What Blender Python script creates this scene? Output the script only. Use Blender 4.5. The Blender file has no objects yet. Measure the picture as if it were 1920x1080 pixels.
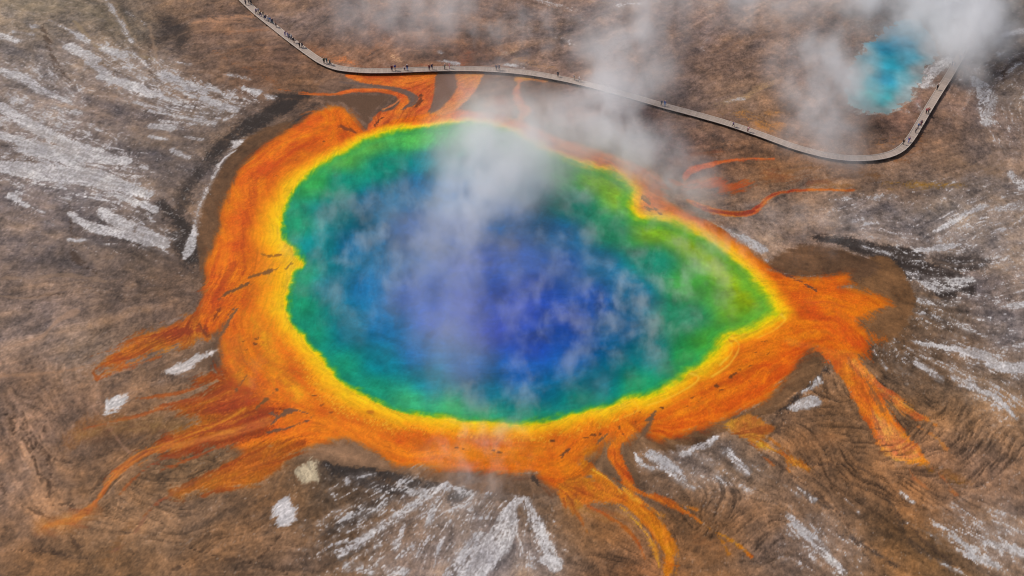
import bpy, bmesh, math, random
import numpy as np
from mathutils import Vector, Matrix

# ------------------------------------------------------------------ camera, world, sun, exposure
scene = bpy.context.scene
COL = scene.collection
H = 185.0                       # height of the viewpoint above the ground, metres
PITCH = math.radians(47.0)      # looking down
CY = H / math.tan(PITCH)
HFOV = math.radians(45.0)
cam_d = bpy.data.cameras.new("camera")
cam_d.sensor_width = 36.0
cam_d.lens = 18.0 / math.tan(HFOV / 2)
cam_d.clip_start = 1.0
cam_d.clip_end = 12000.0
cam = bpy.data.objects.new("camera", cam_d)
cam.location = (0, -CY, H)
cam.rotation_euler = (math.pi / 2 - PITCH, 0, 0)
COL.objects.link(cam)
scene.camera = cam

SUN_ELEV = math.radians(50.0)
SUN_DIR = Vector((-0.93, 0.36, 0)).normalized()          # towards the sun, on the ground
sun_vec = Vector((SUN_DIR.x * math.cos(SUN_ELEV), SUN_DIR.y * math.cos(SUN_ELEV), math.sin(SUN_ELEV)))
world = bpy.data.worlds.new("World")
scene.world = world
world.use_nodes = True
wn = world.node_tree
bg = wn.nodes["Background"]
sky = wn.nodes.new("ShaderNodeTexSky")
sky.sky_type = 'NISHITA'
sky.sun_disc = False
sky.sun_elevation = SUN_ELEV
sky.sun_rotation = math.atan2(SUN_DIR.x, SUN_DIR.y)
sky.air_density = 1.0
sky.dust_density = 3.0
wn.links.new(sky.outputs[0], bg.inputs[0])
bg.inputs[1].default_value = 0.10
sun_d = bpy.data.lights.new("sun", 'SUN')
sun_d.energy = 3.2
sun_d.angle = math.radians(0.5)
sun_d.color = (1.0, 0.95, 0.88)
sun = bpy.data.objects.new("sun", sun_d)
sun.rotation_euler = sun_vec.to_track_quat('Z', 'Y').to_euler()
sun.location = (-120, 60, 200)
COL.objects.link(sun)
scene.view_settings.view_transform = 'Standard'
scene.view_settings.look = 'None'
scene.view_settings.exposure = 0.0
scene.view_settings.gamma = 1.0
scene.render.engine = 'CYCLES'
cy = scene.cycles
cy.use_denoising = True
cy.filter_width = 1.1
cy.volume_bounces = 4
cy.max_bounces = 6
cy.diffuse_bounces = 2
cy.glossy_bounces = 2
cy.transparent_max_bounces = 24
cy.volume_step_rate = 1.0
cy.volume_max_steps = 256

# ------------------------------------------------------------------ mapping image pixels traced by eye to the ground
FPX = 960.0 / math.tan(HFOV / 2)
def P(u, v, z=0.0):
    """image pixel (1920x1080 frame), projected through the camera -> world point on the level z"""
    dx = (u - 960.0) / FPX
    dy = (540.0 - v) / FPX
    cp, sp = math.cos(PITCH), math.sin(PITCH)
    wy = dy * sp + cp
    wz = dy * cp - sp
    t = (z - H) / wz
    return (dx * t, -CY + wy * t, z)
def PA(pts):
    return np.array([P(p[0], p[1])[:2] for p in pts], dtype=np.float64)

rng = np.random.default_rng(7)
random.seed(7)
DX, DY = 0.20, 0.28
X0, X1, Y0, Y1 = -150.0, 150.0, -76.0, 116.0
xs = np.arange(X0, X1 + 1e-6, DX)
ys = np.arange(Y0, Y1 + 1e-6, DY)
NX, NY = len(xs), len(ys)
GX, GY = np.meshgrid(xs, ys)

def fft_noise(lo, beta=1.0, aniso=1.0, seed=0, hi=None):
    """smooth random field, unit variance; lo / hi = longest and shortest wavelengths in metres"""
    r = np.random.default_rng(seed)
    f = np.fft.rfft2(r.standard_normal((NY, NX)))
    ky = np.fft.fftfreq(NY, DY)[:, None]
    kx = np.fft.rfftfreq(NX, DX)[None, :]
    k = np.sqrt((kx * aniso) ** 2 + ky ** 2)
    a = 1.0 / (k ** 2 + (1.0 / lo) ** 2) ** (beta / 2)
    if hi:
        a = a * np.exp(-(k * hi) ** 2)
    n = np.fft.irfft2(f * a, s=(NY, NX))
    n -= n.mean()
    return (n / n.std()).astype(np.float32)

N_big = fft_noise(40, 2.2, seed=1, hi=6)
N_mid = fft_noise(9, 1.8, seed=2, hi=1.0)
N_fine = fft_noise(1.6, 1.3, seed=3, hi=0.25)
N_a = fft_noise(12, 1.7, seed=4, hi=0.4)
N_b = fft_noise(12, 1.7, seed=5, hi=0.4)

# ------------------------------------------------------------------ direction field of the run-off
GUIDES = [
(50,60,1,.3),(60,130,1,.6),(120,60,1,.5),(150,160,1,.5),(250,120,.9,.6),(260,40,.9,.7),(330,150,1,.5),(400,170,1,.4),
(480,190,1,.3),(60,220,1,.45),(150,250,1,.4),(250,220,1,.4),(330,230,1,.3),(420,240,1,.0),(30,300,1,.3),(120,330,1,.25),
(230,350,1,.4),(330,380,.8,.8),(150,400,1,.25),(260,430,1,.4),(330,460,.8,.6),(60,380,1,.5),(60,480,1,-.05),(200,480,1,.3),
(100,540,1,-.1),(250,540,1,.1),(330,560,1,-.1),(100,620,1,-.35),(250,640,1,-.35),(50,650,1,-.3),(60,720,.3,1),(150,750,.2,1),
(90,790,.2,1),(250,700,1,-.3),(400,580,.5,-1),(200,830,1,-.3),(60,850,.5,1),(150,900,1,.2),(50,960,.6,.8),(230,940,1,.5),
(270,920,1,.5),(300,880,1,.45),(300,980,1,.4),(400,990,1,-.3),(150,1000,1,.5),(400,900,1,-.5),(480,870,1,-.5),(530,845,1,-.45),(430,895,1,-.45),(510,800,1,-.3),(250,860,1,-.6),(200,910,.5,-.9),(160,960,.9,-.4),(300,835,1,-.3),(380,815,1,-.25),(350,830,1,-.4),(450,780,1,-.5),
(330,760,1,-.4),(500,960,.8,-.5),(560,900,.3,1),(550,1040,.8,.3),(650,950,1,-.7),(640,1030,.8,-.5),(720,980,.8,-.7),
(800,930,.7,-.7),(850,1000,.5,-.9),(930,1000,.4,-1),(900,940,.4,-1),(1000,980,.3,1),(1060,980,.6,.6),(1130,960,.8,.3),
(1150,1030,1,.1),(1100,1060,1,.1),(1200,880,.9,.4),(1280,860,.8,.5),(1350,880,.8,.5),(1250,920,.8,.6),(1230,1000,.5,1),
(1350,950,.15,-1),(1390,990,.6,-.7),(1440,1000,.9,-.5),(1330,1040,.8,-.1),(1560,880,.5,.8),(1600,780,1,.0),(1650,850,1,-.15),
(1750,830,.9,-.4),(1820,780,.6,-.6),(1850,830,.6,-.8),(1700,950,.8,.5),(1500,1000,.7,.6),(1450,930,.9,.35),(1800,1020,.8,.4),
(1880,720,.8,.5),(1750,690,.9,.35),(1540,930,.7,.6),(1640,930,.6,.7),(1850,460,1,-.4),(1750,400,1,-.45),(1600,390,1,-.3),
(1500,400,.9,-.3),(1750,510,1,.2),(1850,520,1,-.3),(1850,600,1,.1),(1750,600,.9,.4),(1850,660,1,.3),(1700,660,.8,.5),
(1880,400,1,-.4),(1650,480,.9,.5),(1400,80,.9,-.5),(1350,60,.9,-.5),(1300,130,.9,-.4),(1400,170,.9,-.4),(1450,240,.9,.2),
(1850,150,.5,-.8),(1880,60,.8,-.4),(1880,250,.4,.9),(1700,330,1,-.1),(1800,330,.9,-.3),(1500,330,1,-.1),(350,40,.9,-.3),
(420,100,1,-.2),(450,60,1,.1),(400,30,1,-.1),(700,80,.8,-.5),(800,60,.9,.2),(1000,100,.9,-.2),(1100,60,.8,-.3),
(1000,30,.8,.2),(550,150,1,.1),(620,60,.8,-.6),(430,400,.25,1),(420,480,.4,-1),(470,300,.8,-.7),(560,250,.9,-.5),
(440,640,.1,1),(480,700,.5,.7),(560,760,.9,.5),(700,830,.9,.4),(850,850,1,.1),(1000,860,1,.05),(1080,850,.6,-.5),
(1170,850,.2,1),(1300,780,.9,-.35),(1400,730,.8,-.5),(1500,640,.8,-.2),(1550,580,1,.15),(1540,530,1,.05),(1600,620,.6,.7),
(1600,720,.4,1),(1650,790,.5,1),(1690,750,.8,.6),(1230,345,.8,.5),(1340,340,1,-.3),(1400,460,.8,.7),(480,400,.1,1),
(500,540,.5,-.8),(620,750,.8,.5),(1450,600,.8,-.5),(1250,750,.9,-.4),(660,220,.7,.8),(740,200,.6,-.8),(700,165,1,.1),
]
cgx = np.linspace(X0, X1, 151); cgy = np.linspace(Y0, Y1, 97)
CGX, CGY = np.meshgrid(cgx, cgy)
cx_ = np.zeros_like(CGX); cy_ = np.zeros_like(CGX); ww = np.zeros_like(CGX)
for (u, v, du, dv) in GUIDES:
    a = np.array(P(u, v)[:2]); b = np.array(P(u + du * 4, v + dv * 4)[:2])
    th = math.atan2(b[1] - a[1], b[0] - a[0])
    d2 = (CGX - a[0]) ** 2 + (CGY - a[1]) ** 2
    w = 1.0 / (d2 + 9.0) ** 1.7
    cx_ += w * math.cos(2 * th); cy_ += w * math.sin(2 * th); ww += w
def upsample(A, ax, ay):
    fx = np.clip((xs - ax[0]) / (ax[1] - ax[0]), 0, len(ax) - 1.001)
    fy = np.clip((ys - ay[0]) / (ay[1] - ay[0]), 0, len(ay) - 1.001)
    ix = fx.astype(int); iy = fy.astype(int)
    tx = (fx - ix)[None, :]; ty = (fy - iy)[:, None]
    r0 = A[iy]; r1 = A[iy + 1]
    R = r0 * (1 - ty) + r1 * ty
    return (R[:, ix] * (1 - tx) + R[:, ix + 1] * tx).astype(np.float32)
c2 = upsample(cx_ / ww, cgx, cgy); s2 = upsample(cy_ / ww, cgx, cgy)
TH = 0.5 * np.arctan2(s2, c2) + 0.20 * N_mid + 0.06 * N_big
VX = (np.cos(TH)).astype(np.float32); VY = (np.sin(TH)).astype(np.float32)

def lic(src, steps, ds):
    """smear a noise field along the run-off direction"""
    acc = src.copy(); wsum = 1.0
    bx = np.tile(np.arange(NX, dtype=np.float32)[None, :], (NY, 1))
    by = np.tile(np.arange(NY, dtype=np.float32)[:, None], (1, NX))
    for sgn in (1, -1):
        px = bx.copy(); py = by.copy()
        pvx = VX * sgn; pvy = VY * sgn
        for k in range(steps):
            px += pvx * (ds / DX); py += pvy * (ds / DY)
            ix = np.clip((px + .5).astype(np.int32), 0, NX - 1)
            iy = np.clip((py + .5).astype(np.int32), 0, NY - 1)
            nvx = VX[iy, ix]; nvy = VY[iy, ix]
            flip = np.where(nvx * pvx + nvy * pvy < 0, -1, 1).astype(np.float32)
            pvx = nvx * flip; pvy = nvy * flip
            w = 1.0 - (k + 1) / (steps + 1)
            acc += w * src[iy, ix]; wsum += w
    acc -= acc.mean()
    return np.clip(acc / acc.std(), -2.4, 2.4)
L_fine = lic(fft_noise(0.8, 0.6, seed=11, hi=0.10), 7, 0.24)         # hair-fine streaks
L_mid = lic(fft_noise(2.2, 1.2, seed=12, hi=0.45), 16, 0.5)          # streaks a metre wide
L_big = lic(fft_noise(8.0, 1.6, seed=13, hi=1.2), 18, 1.1)           # broad bands
L_rill = lic(fft_noise(1.1, 1.0, seed=14, hi=0.30), 8, 0.40)        # short rills

# ------------------------------------------------------------------ soft shapes on the ground
def sstep(x):
    x = np.clip(x, 0, 1)
    return x * x * (3 - 2 * x)
def smooth_closed(p, n=4):
    m = len(p); out = []
    for i in range(m):
        a, b, c, d = p[i - 1], p[i], p[(i + 1) % m], p[(i + 2) % m]
        for k in range(n):
            t = k / n
            out.append(.5 * ((2 * b) + (-a + c) * t + (2 * a - 5 * b + 4 * c - d) * t * t + (-a + 3 * b - 3 * c + d) * t ** 3))
    return np.array(out)
def smooth_open(p, n=4):
    p = [np.array(q, float) for q in p]
    m = len(p); out = []
    for i in range(m - 1):
        a = p[i - 1] if i > 0 else 2 * p[0] - p[1]
        b = p[i]; c = p[i + 1]
        d = p[i + 2] if i + 2 < m else 2 * p[-1] - p[-2]
        for k in range(n):
            t = k / n
            out.append(.5 * ((2 * b) + (-a + c) * t + (2 * a - 5 * b + 4 * c - d) * t * t + (-a + 3 * b - 3 * c + d) * t ** 3))
    out.append(p[-1])
    return np.array(out)
def seg_dist(px, py, a, b):
    dx, dy = b[0] - a[0], b[1] - a[1]
    l2 = dx * dx + dy * dy + 1e-12
    t = np.clip(((px - a[0]) * dx + (py - a[1]) * dy) / l2, 0, 1)
    return np.hypot(px - a[0] - t * dx, py - a[1] - t * dy), t
def window(w, margin):
    i0 = max(0, int((w[:, 0].min() - margin - X0) / DX)); i1 = min(NX, int((w[:, 0].max() + margin - X0) / DX) + 2)
    j0 = max(0, int((w[:, 1].min() - margin - Y0) / DY)); j1 = min(NY, int((w[:, 1].max() + margin - Y0) / DY) + 2)
    return i0, i1, j0, j1
def poly_sd(w, margin):
    """signed distance in metres (negative inside) in a window"""
    i0, i1, j0, j1 = window(w, margin)
    if i1 <= i0 or j1 <= j0: return None
    big = (i1 - i0) * (j1 - j0) > 120000
    st = 2 if big else 1
    sx = xs[i0:i1:st]; sy = ys[j0:j1:st]
    px, py = np.meshgrid(sx, sy)
    d = np.full(px.shape, 1e9); ins = np.zeros(px.shape, bool)
    n = len(w)
    for k in range(n):
        a = w[k]; b = w[(k + 1) % n]
        dd, _ = seg_dist(px, py, a, b)
        np.minimum(d, dd, out=d)
        if a[1] != b[1]:
            row = (sy >= min(a[1], b[1])) & (sy < max(a[1], b[1]))
            if row.any():
                xc = a[0] + (sy[row] - a[1]) / (b[1] - a[1]) * (b[0] - a[0])
                ins[row] ^= (px[row] < xc[:, None])
    sd = np.where(ins, -d, d).astype(np.float32)
    if big:
        fx = np.clip(np.arange(i1 - i0) / 2.0, 0, len(sx) - 1.001); fy = np.clip(np.arange(j1 - j0) / 2.0, 0, len(sy) - 1.001)
        ix = fx.astype(int); iy = fy.astype(int); tx = (fx - ix)[None]; ty = (fy - iy)[:, None]
        R = sd[iy] * (1 - ty) + sd[iy + 1] * ty
        sd = (R[:, ix] * (1 - tx) + R[:, ix + 1] * tx).astype(np.float32)
    return (slice(j0, j1), slice(i0, i1)), sd
PX = 1 / 8.6       # rough metres for one image pixel
EDGE = None
def unit(pts):
    return float(np.mean([(H / (math.sin(PITCH) - (540.0 - p[1]) / FPX * math.cos(PITCH))) for p in pts])) / FPX * 1.1
def poly_mask(pts, soft=8, amp=0.0, smooth=True):
    PX = unit(pts)
    w = PA(pts)
    if smooth: w = smooth_closed(w)
    r = poly_sd(w, (soft + amp * 2.5) * PX + 1)
    if r is None: return None
    s, sd = r
    if amp: sd = sd + amp * PX * EDGE[s]
    return s, sstep(0.5 - sd / (soft * PX))
def stroke_mask(pts, width, soft=4, amp=0.0):
    PX = unit(pts)
    """pts (x,y); width = half width, one number or one per point (image pixels)"""
    w3 = [list(P(p[0], p[1])[:2]) + [ww_] for p, ww_ in zip(pts, width if hasattr(width, '__len__') else [width] * len(pts))]
    w = smooth_open(w3, 4) if len(w3) > 2 else np.array(w3, float)
    mx = max(w[:, 2].max(), 1)
    r = (mx + soft + amp * 2.5) * PX * 1.2 + .6
    i0, i1, j0, j1 = window(w, r)
    if i1 <= i0 or j1 <= j0: return None
    px, py = np.meshgrid(xs[i0:i1], ys[j0:j1])
    best = np.full(px.shape, 1e9)
    for k in range(len(w) - 1):
        d, t = seg_dist(px, py, w[k], w[k + 1])
        hw = (w[k, 2] * (1 - t) + w[k + 1, 2] * t) * PX
        np.minimum(best, d - hw, out=best)
    s = (slice(j0, j1), slice(i0, i1))
    sd = best.astype(np.float32)
    if amp: sd = sd + amp * PX * EDGE[s]
    return s, sstep(0.5 - sd / (soft * PX))
spkh = fft_noise(.6, .5, seed=71, hi=.1)
N_g1 = fft_noise(4, 1.5, seed=51, hi=.35)
EDGE = (0.7 * L_mid + 0.45 * L_fine + 0.4 * N_mid + .3 * N_fine + .2 * spkh).astype(np.float32)

def field(pts, p=1.6, eps=25.0):
    """smooth map through hand-picked samples at image pixels (x, y, values...)"""
    n = len(pts[0]) - 2
    acc = [np.zeros_like(CGX) for _ in range(n)]; tw = np.zeros_like(CGX)
    for q in pts:
        a = P(q[0], q[1])
        w = 1.0 / ((CGX - a[0]) ** 2 + (CGY - a[1]) ** 2 + eps) ** p
        tw += w
        for k in range(n): acc[k] += w * q[2 + k]
    return [upsample(A / tw, cgx, cgy) for A in acc]

# ------------------------------------------------------------------ soil colours (estimated by eye at image pixels)
SOIL = [
(60,20,136,118,98),(150,30,128,110,90),(250,60,135,115,90),(350,30,125,95,70),(320,60,80,65,55),(400,50,135,98,72),(430,110,115,85,62),
(380,110,110,85,68),(300,130,140,122,108),(150,110,130,112,98),(60,130,125,110,100),(200,200,125,105,92),(100,200,135,118,108),
(400,210,115,98,85),(330,300,95,82,75),(250,290,110,95,87),(470,230,90,72,60),(150,350,130,115,108),(60,420,120,102,92),
(150,470,110,92,80),(280,480,95,78,66),(340,520,100,78,62),(100,560,130,105,88),(250,580,120,94,74),(50,620,140,115,98),
(150,660,135,110,90),(330,590,118,90,70),(60,720,120,95,78),(150,760,125,98,80),(60,820,140,112,95),(40,900,150,120,100),
(120,860,112,88,70),(200,820,120,90,68),(60,980,130,100,78),(200,980,135,105,80),(60,1050,115,85,60),(200,1050,125,92,62),
(300,1000,125,98,75),(350,960,130,103,82),(260,900,125,95,70),(400,1040,115,85,60),(480,1000,120,92,70),(560,1040,125,98,78),
(480,920,115,85,60),(350,870,110,85,60),(600,950,110,85,62),(650,1000,85,65,48),(700,930,75,60,48),(620,880,70,62,55),
(760,1000,140,115,98),(850,950,135,118,105),(900,1040,165,150,142),(1000,1040,150,135,125),(800,1050,150,130,118),(1000,950,110,90,75),
(1070,980,125,90,60),(1130,1000,125,88,55),(1150,1050,110,82,62),(1200,1070,130,85,55),(1300,1040,120,88,62),(1300,980,110,75,45),
(1230,900,110,85,65),(1300,880,140,122,110),(1400,890,135,115,98),(1400,960,130,95,68),(1480,920,125,98,78),(1550,1000,125,105,92),
(1470,1040,120,100,88),(1500,850,125,90,62),(1600,800,115,85,60),(1600,900,118,85,58),(1700,930,125,88,58),(1680,1000,120,85,52),
(1800,950,125,98,80),(1850,880,115,92,78),(1750,860,130,95,72),(1850,800,130,100,75),(1700,770,115,85,58),(1800,770,125,95,68),
(1870,1000,130,115,105),(1750,1050,115,85,55),(1850,740,130,110,92),(1700,690,110,82,58),(1650,650,105,72,42),(1800,640,110,85,65),
(1880,620,130,115,108),(1760,600,100,75,50),(1850,540,115,98,90),(1850,470,125,108,95),(1880,420,145,125,110),(1780,400,140,125,112),
(1700,400,145,128,118),(1600,400,150,132,120),(1500,410,150,128,112),(1450,440,140,118,102),(1500,450,130,100,80),(1700,360,110,82,60),
(1850,350,115,98,85),(1500,370,120,90,65),(1600,330,125,92,65),(1400,290,115,78,50),(1450,320,130,85,45),(1320,290,100,72,58),
(1250,250,115,92,85),(1300,200,120,98,86),(1350,240,110,80,60),(1400,180,140,108,82),(1450,220,150,108,70),(1350,120,125,95,75),
(1430,60,135,108,90),(1300,60,130,105,92),(1520,150,115,92,80),(1500,230,120,92,75),(1560,260,115,90,75),(1640,240,110,80,55),
(1680,230,140,100,80),(1760,250,120,90,68),(1800,200,118,92,78),(1850,220,120,100,90),(1850,280,115,95,82),(1780,310,120,92,70),
(1880,180,115,98,85),(1880,100,115,98,85),(1850,40,100,88,75),(1200,80,118,96,86),(1100,60,120,98,86),(1000,60,125,102,88),
(1000,110,125,98,82),(900,60,122,92,72),(880,110,130,88,62),(800,70,122,92,75),(700,60,120,92,78),(640,50,120,94,78),
(600,100,120,85,62),(700,110,135,95,68),(560,50,122,100,88),(520,110,115,82,60),(560,150,105,75,52),(480,140,105,75,55),
(700,160,110,85,70),(900,170,112,92,80),(950,180,115,92,80),(1050,180,110,84,72),(1100,220,112,84,72),(1200,270,108,80,72),
]
def warm_up(q):
    u, v, r_, g_, b_ = q
    c = r_ - b_
    b2 = b_ - (.07 if v > 650 else 0.0) * max(0, c - 20); g2 = g_ - .03 * max(0, c - 20)
    if v > 700: b2 -= 9; g2 -= 4; r_ += 2
    return (u, v, r_ * 1.05, g2 * 1.06, max(b2, 30) * 1.08)
R, G, B = field([warm_up(q) for q in SOIL])
RGB = np.stack([R, G, B], -1).astype(np.float32)
# natural variation of the soil: streaks, broad bands, blotches
lum = 1 + 0.014 * L_fine + 0.03 * L_mid + 0.06 * L_big + 0.055 * N_fine + .045 * spkh + 0.06 * N_a + 0.045 * N_g1 + 0.05 * N_b
RGB *= np.clip(lum, 0.35, 1.8)[..., None]
warm = 0.5 * N_b + 0.5 * L_big
_g = RGB.mean(-1, keepdims=True); RGB = RGB * .88 + _g * .12
RGB[..., 0] *= 1 + 0.02 * warm
RGB[..., 2] *= 1 - 0.04 * warm

HT = (0.014 * L_mid + 0.02 * L_big + 0.003 * L_fine + 0.02 * N_mid + .012 * N_g1).astype(np.float32)     # relief in metres
RILL = np.zeros((NY, NX), np.float32)
WET = np.full((NY, NX), 0.25, np.float32)
WH = np.zeros((NY, NX), np.float32)         # sinter density, with the painted glints of dark wet ground
DK = np.zeros((NY, NX), np.float32)         # dark, wet or algae-stained density
MAT = np.zeros((NY, NX), np.float32)        # coverage of the orange mat

def put(mask, rgb, op=1.0):
    if mask is None: return
    s, m = mask
    m = (m * op)[..., None]
    RGB[s] = RGB[s] * (1 - m) + np.array(rgb, np.float32) * m
def add(F, mask, v):
    if mask is None: return
    s, m = mask
    F[s] = np.maximum(F[s], m * v)

# dark areas (x,y points), half width, strength
DARK = [
([(300,380),(345,430),(365,490)],[10,16,12],.9),([(540,192),(500,215),(455,250)],[12,16,10],.9),([(400,300),(350,350),(340,400)],[14,16,12],.55),
([(300,30),(340,60),(330,100)],[14,20,10],.5),([(520,182),(575,178)],10,.8),([(590,195),(560,225),(500,250)],[8,12,8],.55),([(440,260),(400,290)],10,.8),
([(1535,448),(1600,455),(1660,470),(1720,478)],[5,9,13,12],1.1),([(1660,478),(1720,500),(1775,545)],[8,24,18],.95),([(1760,490),(1850,488)],[14,8],.7),([(1690,480),(1705,520)],[10,10],1.0),
([(1600,462),(1680,492),(1730,510),(1800,532)],[8,16,22,22],1.15),([(1760,505),(1840,500)],[10,14],.6),([(330,440),(358,488)],[14,12],1.0),([(470,225),(420,262),(385,300)],[10,8,6],.8),([(550,190),(520,212)],[9,10],1.0),([(660,895),(720,915),(790,925)],[8,12,8],.75),
([(1690,570),(1760,600),(1800,610)],[16,20,10],.35),([(1680,640),(1780,640)],[8,8],.35),([(612,872),(660,880),(708,885)],[8,16,10],1.05),([(700,880),(770,905),(830,915)],[12,14,6],.75),
([(600,1010),(680,960),(760,925)],[14,18,12],.5),([(850,930),(885,915)],[10,8],.7),([(1002,885),(1000,900)],[2,4],1.0),([(1540,692),(1500,735),(1470,762)],[7,7,4],.9),
([(1440,765),(1490,765)],[3,5],.9),([(0,1060),(60,1055)],[10,4],.3),([(760,1030),(720,1070)],[6,6],.4),([(1880,0),(1900,30)],12,.5),([(420,235),(460,232)],5,.5),
([(60,770),(40,800)],[5,5],.3),([(950,120),(920,100),(930,80)],[5,12,8],.35),([(1040,20),(1060,40)],[14,10],.35),([(1280,250),(1240,300)],[20,14],.3),([(1310,240),(1360,270),(1330,285)],[8,10,8],.45),
([(355,690),(300,690),(320,705)],[3,6,5],.6),([(395,700),(420,680)],[10,8],.3),([(60,495),(150,500),(180,545)],[4,8,6],.25),([(180,500),(230,560)],[10,8],.25),([(380,330),(370,300)],8,.4),
([(1540,1000),(1620,1010)],[8,8],.3),([(1480,900),(1560,960),(1600,1010),(1680,1060)],[3,3,5,6],.55),([(1620,880),(1680,960),(1700,1010),(1780,1060)],[5,7,8,10],.45),
]
for pts, w, v in DARK: add(DK, stroke_mask(pts, w, 26, 5), v)
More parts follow.
